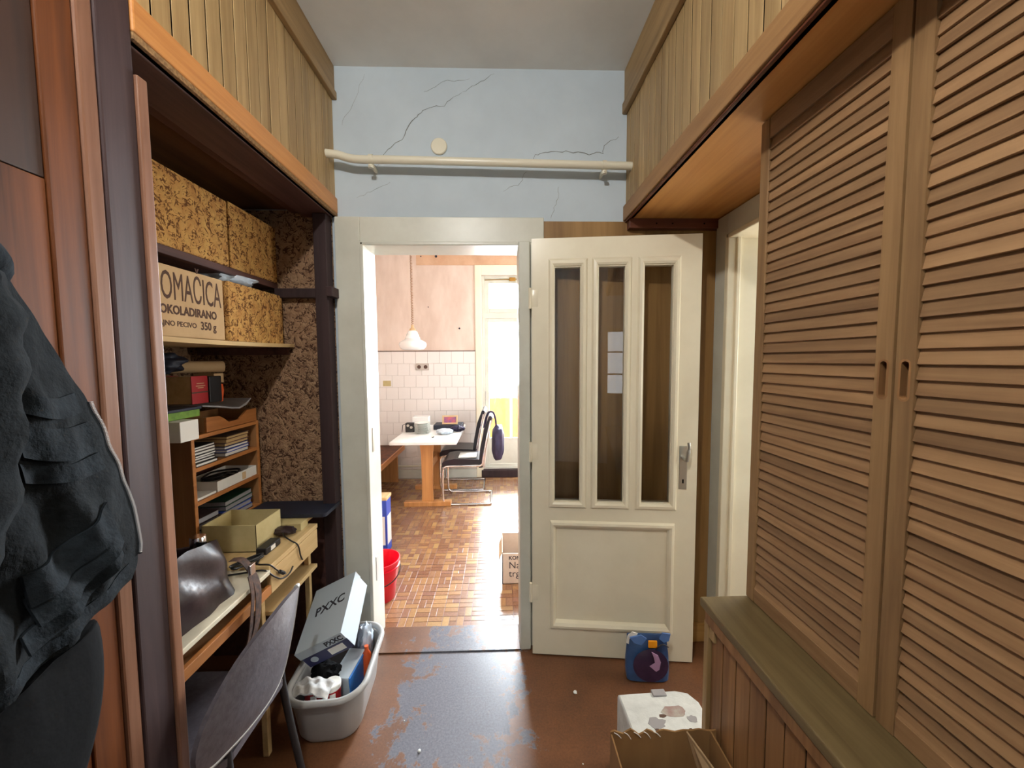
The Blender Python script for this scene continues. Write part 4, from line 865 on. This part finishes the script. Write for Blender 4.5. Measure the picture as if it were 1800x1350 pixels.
def flap(name, ya, yb, za, zb, drop, m, th=.007):
    """a strip of cloth sewn on the jacket: from (ya,za) to (yb,zb), hanging down by drop"""
    def f(bm):
        n, k = 18, 5; rows = []
        for r in range(k+1):
            row = []
            for i in range(n+1):
                u = i/n; y = ya+(yb-ya)*u; z = za+(zb-za)*u-drop*r/k-.012*math.sin(math.pi*u); row.append(jat(y, z, th*(.4+.9*r/k)))
            rows.append(row)
        A = [[bm.verts.new(p) for p in r] for r in rows]; C = [[bm.verts.new(p-Vector((.005, 0, 0))) for p in r] for r in rows]
        for a in range(k):
            for i in range(n): bm.faces.new((A[a][i], A[a+1][i], A[a+1][i+1], A[a][i+1])); bm.faces.new((C[a][i], C[a][i+1], C[a+1][i+1], C[a+1][i]))
        for i in range(n): bm.faces.new((A[0][i], A[0][i+1], C[0][i+1], C[0][i])); bm.faces.new((A[k][i], C[k][i], C[k][i+1], A[k][i+1]))
        for a in range(k): bm.faces.new((A[a][0], C[a][0], C[a+1][0], A[a+1][0])); bm.faces.new((A[a][n], A[a+1][n], C[a+1][n], C[a][n]))
    return mk(name, f, m, jk)
flap('chest_pocket_flap', .60, .71, 1.49, 1.475, .035, 'denim2'); flap('chest_pocket', .60, .725, 1.44, 1.42, .055, 'denim2', .009)
flap('pocket_band', .60, .74, 1.375, 1.36, .03, 'denim2', .008); flap('lower_pocket_flap', .585, .735, 1.205, 1.265, .05, 'denim2', .012)
flap('lower_pocket', .585, .74, 1.17, 1.23, .045, 'denim2', .018); flap('lower_pocket_fold', .57, .75, 1.12, 1.185, .03, 'denim2', .014)
flap('hem_band', .40, .79, 1.065, 1.115, .022, 'denim2', .004)
def sleeve(bm):
    pts = smoothpts([(XL+.06, .555, 1.67), (XL+.085, .56, 1.60), (XL+.09, .55, 1.5), (XL+.09, .54, 1.38), (XL+.09, .515, 1.27), (XL+.085, .48, 1.18)], 6)
    rings = []
    for k, p in enumerate(pts):
        rr = .046+.005*math.sin(k*1.3)
        rings.append([p+Vector((math.cos(a)*rr*.6*(1+.25*noise.noise(Vector((math.cos(a)*2, math.sin(a)*2, p.z*9)))), math.sin(a)*rr*(1+.25*noise.noise(Vector((math.cos(a)*2, math.sin(a)*2, p.z*9+5)))), 0)) for a in [2*math.pi*i/22 for i in range(22)]])
    loft(bm, rings)
mk('sleeve', sleeve, 'denim', jk)
mk('collar', lambda bm: tube(bm, smoothpts([(XL+.03, .62, 1.67), (XL+.06, .59, 1.69), (XL+.075, .53, 1.70), (XL+.07, .46, 1.70), (XL+.05, .40, 1.69)], 5), .024, 10), 'denim2', jk)
zp = [jat(interp(EDGE, z)+.002, z, .0) for z in [1.455-.0055*k for k in range(62)]]
mk('zip_tape', lambda bm: tube(bm, [p+Vector((-.003, -.002, 0)) for p in zp], .0035, 6), 'denim2', jk)
def teeth(bm):
    for k, p in enumerate(zp):
        for q in (0, .5):
            c = p if k == len(zp)-1 else p.lerp(zp[k+1], q); bx(bm, c.x-.002, c.x+.0035, c.y-.001, c.y+.0035, c.z-.0008, c.z+.0008)
zt_ = mk('zip_teeth', teeth, 'zip', jk, False); zt_['kind'] = 'stuff'
gm = thing('dark_garment', 'black garment hanging below the denim jacket at far left', 'garment', (XL, .45, .5))
def garment(bm):
    rings = []
    for k in range(26):
        t = k/25; z = 1.10-.73*t; ye = .70-.10*t+.03*math.sin(t*7); ring = []
        for i in range(30):
            a = 2*math.pi*i/30; y = (ye+.2)/2+(ye-.2)/2*math.cos(a); x = XL+.055+(.048+.014*noise.noise(Vector((y*11, z*4, 2))))*math.sin(a)+.008*math.sin(y*50+z*5)*max(0, math.sin(a)); ring.append((max(x, XL+.006), y, min(z, hemz(y)-.004-.002*k)))
        rings.append(ring)
    loft(bm, rings)
mk('cloth_body', garment, 'cloth', gm)
hk = thing('coat_hook', 'metal coat hook behind the jacket collar', 'hook', (XL, .5, 1.74)); mk('hook_arm', lambda bm: tube(bm, smoothpts([(XL-.003, .5, 1.75), (XL+.03, .5, 1.725), (XL+.07, .5, 1.700), (XL+.085, .5, 1.725)], 5), .006, 8), 'alu', hk); box('hook_plate', (XL-.006, XL, .485, .515, 1.70, 1.79), 'alu', hk, .002)

# ------------------------------------------------------------------ right foreground on the floor
pk = thing('foil_packet', 'blue foil packet printed with a round purple fruit leaning on the door', 'packet', (.692, 1.735, 0), (R(-4), 0, R(-4)))
def packet(bm):
    rings = []
    for k in range(14):
        t = k/13; hx = .098*(1+.04*math.sin(t*5)); hy = .030*(1-t)**.55+.004; ring = []
        for i in range(26):
            a = 2*math.pi*i/26; cx, cy = math.cos(a), math.sin(a); rr = (abs(cx)**4+abs(cy)**4)**(-.25)
            ring.append(Vector((hx*cx*rr, hy*cy*rr+.004*noise.noise(Vector((cx*3, cy, t*6))), .004+.205*t+.006*noise.noise(Vector((cx*4, t*3, 4)))*(t > .1))))
        rings.append(ring)
    loft(bm, rings)
mk('pouch', packet, 'pack', pk, True, True)
def disc(bm, cx, cz, rx, rz, y, n=28, th=.002, bulge=.006):
    rings = [[(cx+rx*f*math.cos(2*math.pi*k/n), y-bulge*(1-f*f), cz+rz*f*math.sin(2*math.pi*k/n)) for k in range(n)] for f in (1, .8, .55, .25, .05)]
    loft(bm, [[(p[0], p[1]+th, p[2]) for p in rings[0]]]+rings)
mk('fruit_print', lambda bm: disc(bm, .008, .082, .082, .076, -.037), 'plum', pk, True, True)
mk('highlight_print', lambda bm: prism(bm, [(.01, .15), (.04, .135), (.052, .105), (.045, .07), (.03, .06), (.0, .085), (.025, .10), (.02, .125)], -.0455, -.0405, 'y'), 'lilac', pk, False, True)
for poly, ya in (([(.055, .195), (.07, .222), (.108, .218), (.10, .185), (.075, .178)], -.016), ([(-.085, .2), (-.03, .212), (-.005, .196), (-.03, .165), (-.065, .175)], -.02)):
    mk('folded_flap', lambda bm: prism(bm, poly, ya, ya+.008, 'y'), 'packl', pk, False, True)
mk('yellow_print', lambda bm: (bx(bm, .0, .042, -.0285, -.020, .158, .192, .003)), 'yellow', pk, False, True)
mk('paper_flap', lambda bm: prism(bm, [(-.1, .17), (-.092, .205), (-.07, .222), (-.045, .215), (-.06, .195), (-.085, .19), (-.088, .165)], -.012, -.006, 'y'), 'paper', pk, False, True)
mk('dark_tie', lambda bm: tube(bm, smoothpts([(.032, -.031, .152), (.05, -.032, .172), (.07, -.030, .178), (.095, -.02, .160)], 5), .003, 6), 'black', pk, True, True)
fb = thing('painted_block', 'white block with flaking paint behind the open carton', 'block', (.585, 1.275, 0), (0, 0, R(1)))
fpoly = [(-.148, -.095), (.125, -.095), (.14, -.03), (.14, .045), (.118, .085), (.075, .098), (-.15, .092)]
def block(bm):
    def inset(f): return [(u*f, v*f) for u, v in fpoly]
    loft(bm, [[(u, v, .0) for u, v in fpoly], [(u, v, .252) for u, v in fpoly], [(u, v, .26) for u, v in inset(.985)], [(u, v, .263) for u, v in inset(.955)]])
mk('block_body', block, 'foam', fb, False, True)
def blob(cx, cy, rx, ry, z, seed, m, nm):
    def f(bm):
        pts = []
        for k in range(18):
            a = 2*math.pi*k/18; rr = 1+.45*noise.noise(Vector((math.cos(a)*1.6, math.sin(a)*1.6, seed))); pts.append((cx+rx*rr*math.cos(a), cy+ry*rr*math.sin(a)))
        prism(bm, pts, z-.004, z)
    mk(nm, f, m, fb, False, True)
blob(.03, .01, .045, .022, .2639, 1, 'foamd', 'bare_patch'); blob(-.05, -.03, .03, .02, .2638, 2, 'rib', 'stain'); blob(.08, -.02, .018, .012, .2638, 3, 'rib', 'stain'); blob(-.02, -.005, .014, .006, .2640, 5, 'ink', 'paint_chip'); blob(.055, -.06, .008, .005, .2639, 6, 'ink', 'paint_chip'); blob(-.06, -.055, .007, .006, .2641, 7, 'ink', 'paint_chip')
box('metal_clip', (-.02, .032, .072, .101, .2575, .269), 'rib', fb, .003, True)
cx = thing('open_carton', 'open brown cardboard box in the right foreground', 'box', (.49, .93, 0))
def torn(bm):
    n = 26; top = []
    for k in range(n+1):
        u = k/n; top.append((.325+.325*u, .4+.010*noise.noise(Vector((u*9, 2, 0)))+.006*(u < .45)*math.sin(u*40)-.004*u))
    prism(bm, [(.325, 0), (.65, 0)]+top[::-1], 1.085, 1.09, 'y')
mk('rear_wall', torn, 'kraft', cx, False)
box('side_wall', (.325, .33, .76, 1.085, 0, .395), 'kraft', cx, .001)
box('side_wall', (.63, .635, .76, 1.085, 0, .395), 'kraft', cx, .001); box('front_wall', (.33, .63, .76, .765, 0, .39), 'kraft', cx, .001); box('bottom', (.33, .63, .765, 1.085, 0, .005), 'kraft', cx, 0)
mk('flap', lambda bm: loft(bm, [[(.555, 1.082, .398), (.56, 1.083, .398), (.647, 1.0, .30), (.642, .995, .30)], [(.60, 1.082, .25), (.605, 1.083, .25), (.632, 1.0, .2), (.627, .995, .2)]]), 'krafl', cx, False)
mk('flap', lambda bm: loft(bm, [[(.332, 1.06, .325), (.332, .90, .36), (.335, .90, .357), (.335, 1.06, .322)], [(.44, 1.02, .30), (.43, .87, .34), (.433, .87, .337), (.443, 1.02, .297)]]), 'krafl', cx, False)
for i in range(5): mk('torn_fibre', lambda bm, i=i: tube(bm, smoothpts([(.335+.03*i, 1.083, .401), (.345+.03*i, 1.079, .398), (.355+.03*i, 1.078, .388-.004*(i % 2))], 3), .0013, 5), 'paper', cx)
for x, y, r in ((.33, 1.66, .009), (-.33, 1.42, .006), (.12, 1.28, .004), (.3, 1.35, .003), (-.1, 1.3, .004), (-.42, 1.55, .003)):
    p = mk('debris', lambda bm, r=r: (bmesh.ops.create_icosphere(bm, subdivisions=2, radius=r), [setattr(v, 'co', Vector((v.co.x, v.co.y, v.co.z*.5))*(1+.5*noise.noise(v.co*200))) for v in bm.verts]), 'foam'); p.location = (x, y, .0005)
    tag(p, {.33: 'pale plaster crumb on the dark floor before the open door', -.33: 'white crumb on the worn floor patch near the tub', .12: 'tiny crumb on the floor right of the worn patch', .3: 'small crumb left of the painted block', -.1: 'tiny crumb in the middle of the worn floor patch', -.42: 'tiny crumb on the floor beside the tub'}[x], 'crumb', 'plaster crumbs on the floor')

# ------------------------------------------------------------------ kitchen furniture
tb_ = thing('kitchen_table', 'white topped trestle table with beech legs in the kitchen', 'table', (-.75, 4.15, 0))
box('table_top', (-1.07, -.43, 3.66, 4.66, .715, .745), 'white', tb_, .004)
for y in (3.97, 4.50):
    mk('trestle_post', lambda bm, y=y: prism(bm, [(-.835, .05), (-.715, .05), (-.72, .2), (-.715, .55), (-.70, .67), (-.85, .67), (-.835, .55), (-.83, .2)], y, y+.035, 'y'), 'beech', tb_, False)
    box('trestle_foot', (-1.02, -.53, y-.02, y+.055, 0, .05), 'beech', tb_, .006); box('trestle_head', (-.99, -.545, y-.01, y+.045, .67, .714), 'beech', tb_, .004)
box('stretcher', (-.80, -.75, 4.005, 4.50, .35, .45), 'beech', tb_, .004)
def cantilever(y0, label):
    t = thing('cantilever_chair', label, 'chair', (-.36, y0, 0), group='black cantilever chairs at the kitchen table')
    x0, x1 = -.615, -.115; r = .0115; yn, yf = -.2+y0, .2+y0
    for yy in (yn, yf):
        mk('side_tube', lambda bm, yy=yy: tube(bm, smoothpts([(x1, yy, .013), (x1-.1, yy, .012), (x0+.09, yy, .012), (x0+.03, yy, .02), (x0+.005, yy, .06), (x0, yy, .2), (x0+.003, yy, .36), (x0+.02, yy, .405), (x0+.07, yy, .42), (x0+.25, yy, .42), (x1-.10, yy, .425), (x1-.075, yy, .5), (x1-.035, yy, .7), (x1+.01, yy, .9)], 5), r, 10), 'chrome', t)
    mk('cross_tube', lambda bm: tube(bm, [(x1, yn, .013), (x1, yf, .013)], r, 10), 'chrome', t)
    mk('seat', lambda bm: loft(bm, [[(x, z, zz) for x, z, zz in []] or [(u, yy, v) for u, v in [(x0-.01, .405), (x0-.005, .45), (x0+.03, .478), (x0+.12, .492), (x0+.3, .488), (x1-.09, .482), (x1-.085, .43), (x0+.05, .425)]] for yy in (yn+.012, yf-.012)]), 'blacks', t, False)
    mk('backrest', lambda bm: loft(bm, [[(u, yy, v) for u, v in [(x1-.125, .43), (x1-.105, .6), (x1-.065, .8), (x1-.01, .94), (x1+.015, .945), (x1+.025, .93), (x1-.02, .8), (x1-.06, .6), (x1-.08, .40), (x1-.12, .395)]] for yy in (yn+.008, yf-.008)]), 'blacks', t, False)
    mk('back_panel', lambda bm: loft(bm, [[(u, yy, v) for u, v in [(x1-.079, .40), (x1-.059, .6), (x1-.019, .8), (x1+.026, .93), (x1+.038, .925), (x1-.002, .8), (x1-.04, .6), (x1-.06, .40)]] for yy in (yn+.004, yf-.004)]), 'taupe', t, False)
    return t
c1 = cantilever(4.17, 'nearer black cantilever chair with papers on its seat')
copy_tree(c1, (-.455, 4.62, 0), 'farther black cantilever chair behind the nearer one')
tag(mk('seat_papers', lambda bm: bx(bm, -.455, -.265, 4.03, 4.24, .4925, .5, .001), 'paper', smooth=False), 'white papers lying on the nearer chair seat', 'papers')
bp_ = thing('backpack', 'dark purple backpack hanging behind the nearer chair back', 'backpack', (-.06, 4.17, .45))
mk('pack_body', lambda bm: (bmesh.ops.create_icosphere(bm, subdivisions=4, radius=1), [setattr(v, 'co', Vector((math.copysign(abs(v.co.x)**.75, v.co.x)*.068, math.copysign(abs(v.co.y)**.7, v.co.y)*.15, math.copysign(abs(v.co.z)**.7, v.co.z)*.19))*(1+.12*noise.noise(v.co*2.2))+Vector((-.035, 4.17, .63))) for v in bm.verts]), 'purple', bp_)
mk('pack_strap', lambda bm: tube(bm, smoothpts([(-.05, 4.10, .80), (-.06, 4.10, .90), (-.085, 4.10, .965), (-.13, 4.10, .965), (-.16, 4.10, .90), (-.18, 4.1, .8)], 5), .012, 8), 'purple', bp_)
bn = thing('bench', 'brown wooden corner bench at the left of the kitchen table', 'bench', (-1.55, 4.2, 0))
box('bench_seat', (-1.9, -1.24, 3.62, 4.86, .425, .455), 'brown', bn, .004); box('seat_edge', (-1.239, -1.222, 3.62, 4.86, .40, .457), 'beechy', bn, .003)
box('bench_leg', (-1.88, -1.3, 3.66, 3.69, 0, .424), 'beech', bn, .003); box('bench_leg', (-1.88, -1.3, 4.78, 4.81, 0, .424), 'beech', bn, .003)
# on the table
for i in range(9):
    p = tag(mk('plate', lambda bm: lathe(bm, [(.0, .002), (.045, .002), (.05, .0), (.053, .003), (.082, .013), (.086, .0155), (.082, .016), (.053, .0065), (0, .0055)], n=28), 'porc'), ['lowest', 'second lowest', 'third lowest', 'fourth lowest', 'middle', 'fourth highest', 'third highest', 'second highest', 'topmost'][i]+' white plate of the stack on the kitchen table', 'plate', 'plates stacked on the kitchen table'); p.location = (-.845+random.uniform(-.003, .003), 4.12, .7455+i*.0125)
fp = thing('photo_frame', 'cream framed colour picture propped on the blue box', 'picture', (-.58, 4.35, .80)); fp.rotation_euler = (R(-12), 0, 0)
frame_bm = bmesh.new()
for b in ((-.088, .088, -.008, .008, 0, .018), (-.088, .088, -.008, .008, .082, .10), (-.088, -.068, -.008, .008, .018, .082), (.068, .088, -.008, .008, .018, .082)): bx(frame_bm, *b, .002)
obj('frame', frame_bm, 'krafl', fp, local=True); box('print', (-.068, .068, -.002, .004, .018, .082), 'photo', fp, 0, True)
tag(box('blue_box', (-.76, -.44, 4.30, 4.52, .7455, .798), 'navy', bev=.004), 'flat navy blue box on the back of the kitchen table', 'box')
tag(mk('blue_cloth', lambda bm: (bmesh.ops.create_icosphere(bm, subdivisions=4, radius=1), [setattr(v, 'co', Vector((v.co.x*.075, v.co.y*.06, v.co.z*.03))*(1+.3*noise.noise(v.co*3))+Vector((-.475, 4.22, .775))) for v in bm.verts]), 'purple'), 'bunched dark blue cloth at the right table corner', 'cloth')
tag(mk('food_bag', lambda bm: (bmesh.ops.create_icosphere(bm, subdivisions=4, radius=1), [setattr(v, 'co', Vector((v.co.x*.085, v.co.y*.07, v.co.z*.03))*(1+.25*noise.noise(v.co*2.5))+Vector((-.60, 4.06, .773))) for v in bm.verts]), 'plastic_bag'), 'pale blue and white bag lying on the table beside the plates', 'bag')
tag(box('white_carton', (-1.02, -.84, 4.42, 4.55, .7455, .875), 'white', bev=.004), 'white carton behind the plate stack on the table', 'box')
rd = thing('small_radio', 'small black radio with knobs beside the plate stack', 'radio', (-.99, 4.2, .7455)); mk('case', lambda bm: bx(bm, -1.04, -.945, 4.17, 4.25, .7455, .845, .005), 'black', rd, False)
for x, z in ((-1.01, .82), (-.975, .80)): mk('knob', lambda bm, x=x, z=z: tube(bm, [(x, 4.17, z), (x, 4.16, z)], .014, 14), 'alu', rd)
mk('antenna', lambda bm: tube(bm, [(-1.035, 4.2, .84), (-1.075, 4.2, .82), (-1.08, 4.18, .75)], .004, 6), 'black', rd)
for x, y, rz, lab in ((-.78, 3.84, 4, 'white paper sheet at the middle of the table front'), (-.60, 3.90, -3, 'white paper sheet at the right of the table front')):
    p = tag(mk('paper_sheet', lambda bm: bx(bm, -.1, .1, -.07, .07, 0, .0025), 'paper', smooth=False), lab, 'paper'); p.location = (x, y, .7455); p.rotation_euler.z = R(rz)
# pendant lamp
pd = thing('pendant_lamp', 'white opal glass pendant lamp on a coiled brown cord', 'lamp', (-.945, 4.2, 1.64))
PX, PY = -.945, 4.2
mk('glass_shade', lambda bm: lathe(bm, [(.09, 0), (.118, .008), (.138, .03), (.146, .055), (.14, .078), (.118, .095), (.09, .108), (.078, .12), (.08, .128), (.072, .14), (.066, .155), (.068, .162), (.058, .172), (.055, .188), (.045, .20), (.03, .208), (.02, .21)], (PX, PY, 1.64), 40), 'opal', pd)
mk('lamp_cap', lambda bm: lathe(bm, [(.032, .203), (.032, .225), (.018, .235), (.014, .27), (.0, .27)], (PX, PY, 1.64), 20), 'krafl', pd)
mk('coiled_cord', lambda bm: tube(bm, [(PX+.011*math.cos(k*.9), PY+.011*math.sin(k*.9), 1.90+(KZ-1.90)*(k/420)**.9) for k in range(421)], .0032, 5), 'cord', pd)
mk('ceiling_rose', lambda bm: lathe(bm, [(.02, -.05), (.045, -.02), (.05, 0)], (PX, PY, KZ), 24), 'white', pd)
# socket, sticker, wall holes
so = thing('wall_socket', 'double grey wall socket on the white kitchen tiles', 'socket', (-.995, K-.012, 1.4)); box('socket_plate', (-1.078, -.913, K-.024, K-.011, 1.40, 1.485), 'grout', so, .004)
for x in (-1.037, -.954): mk('socket_well', lambda bm, x=x: tube(bm, [(x, K-.0255, 1.4425), (x, K-.02, 1.4425)], .024, 20), 'ink', so)
tag(box('tile_sticker', (-1.5, -1.4, K-.0122, K-.0112, 1.2, 1.27), 'khaki', bev=0), 'faded yellow sticker on a kitchen tile', 'sticker')
for x, z, r in ((-.80, 2.83, .016), (-.99, 2.83, .008), (-.52, 1.93, .012), (-.91, 2.2, .007)):
    mk('wall_hole', lambda bm, x=x, z=z, r=r: tube(bm, [(x, K-.004, z), (x, K-.001, z)], r, 12), 'inkd', kwf)
# near the kitchen doorway
bk = thing('bucket', 'red plastic bucket with a wire handle just inside the kitchen', 'bucket', (-.79, 2.42, 0))
mk('pail', lambda bm: lathe(bm, [(.0, .003), (.088, 0), (.092, .004), (.122, .235), (.128, .237), (.130, .255), (.124, .257), (.119, .235), (.09, .01), (0, .008)], (-.79, 2.42, 0), 40, False), 'red', bk)
mk('rim_band', lambda bm: lathe(bm, [(.120, .205), (.1265, .208), (.1275, .216), (.121, .219)], (-.79, 2.42, 0), 40, False), 'red', bk)
mk('handle', lambda bm: tube(bm, smoothpts([(-.79+.132*math.cos(a), 2.42+.132*math.sin(a)-.01, .20-.045*math.cos(a*1.0+R(90))*0-.03*math.sin(max(0, 1)*0)-.05*abs(math.cos((a-R(-65))/1.0))*0-.06*math.sin(math.pi*((a+R(170))/R(190)))) for a in [R(-170+19*k) for k in range(11)]], 4), .0035, 7), 'black', bk)
bu = thing('detergent_box', 'blue and white upright packet by the kitchen doorway jamb', 'box', (-1.0, 3.05, 0))
box('pack_body', (-1.10, -.905, 2.98, 3.10, 0, .43), 'blue', bu, .004); box('white_panel', (-.906, -.9035, 2.99, 3.09, .07, .30), 'white', bu, 0); box('white_panel', (-1.09, -.92, 2.978, 2.981, .07, .30), 'white', bu, 0); box('pale_top', (-1.105, -.90, 2.975, 3.105, .43, .455), 'pale', bu, .003)
kx = thing('store_carton', 'open white-brown store carton with dark lettering at the kitchen doorway', 'box', (.17, 2.68, 0))
def kbox(bm):
    e = .005; bx(bm, .0, .36, 2.53, 2.53+e, 0, .215); bx(bm, .0, .36, 2.80, 2.80+e, 0, .235); bx(bm, .0, e, 2.53, 2.80, 0, .225); bx(bm, .355, .36, 2.53, 2.80, 0, .225); bx(bm, 0, .36, 2.53, 2.80, 0, e)
mk('carton', kbox, 'pinkcard', kx, False)
mk('flap', lambda bm: loft(bm, [[(.001, 2.54, .222), (.001, 2.79, .222), (.005, 2.79, .224), (.005, 2.54, .224)], [(-.022, 2.55, .165), (-.022, 2.78, .165), (-.018, 2.78, .163), (-.018, 2.55, .163)]]), 'krafl', kx, False)
FR = (R(90), 0, 0)
text('lettering', 'KON', .036, 'inkd', kx, (.045, 2.5295, .172), FR, bold=.001); text('lettering', 'Na', .066, 'inkd', kx, (.045, 2.5295, .110), FR); text('lettering', 'trg', .066, 'inkd', kx, (.045, 2.5295, .052), FR)
tag(mk('crumpled_paper', lambda bm: (bmesh.ops.create_icosphere(bm, subdivisions=3, radius=.06), [setattr(v, 'co', v.co*(1+.4*noise.noise(v.co*30))+Vector((.17, 2.68, .075))) for v in bm.verts]), 'paper'), 'crumpled white paper inside the store carton', 'paper')
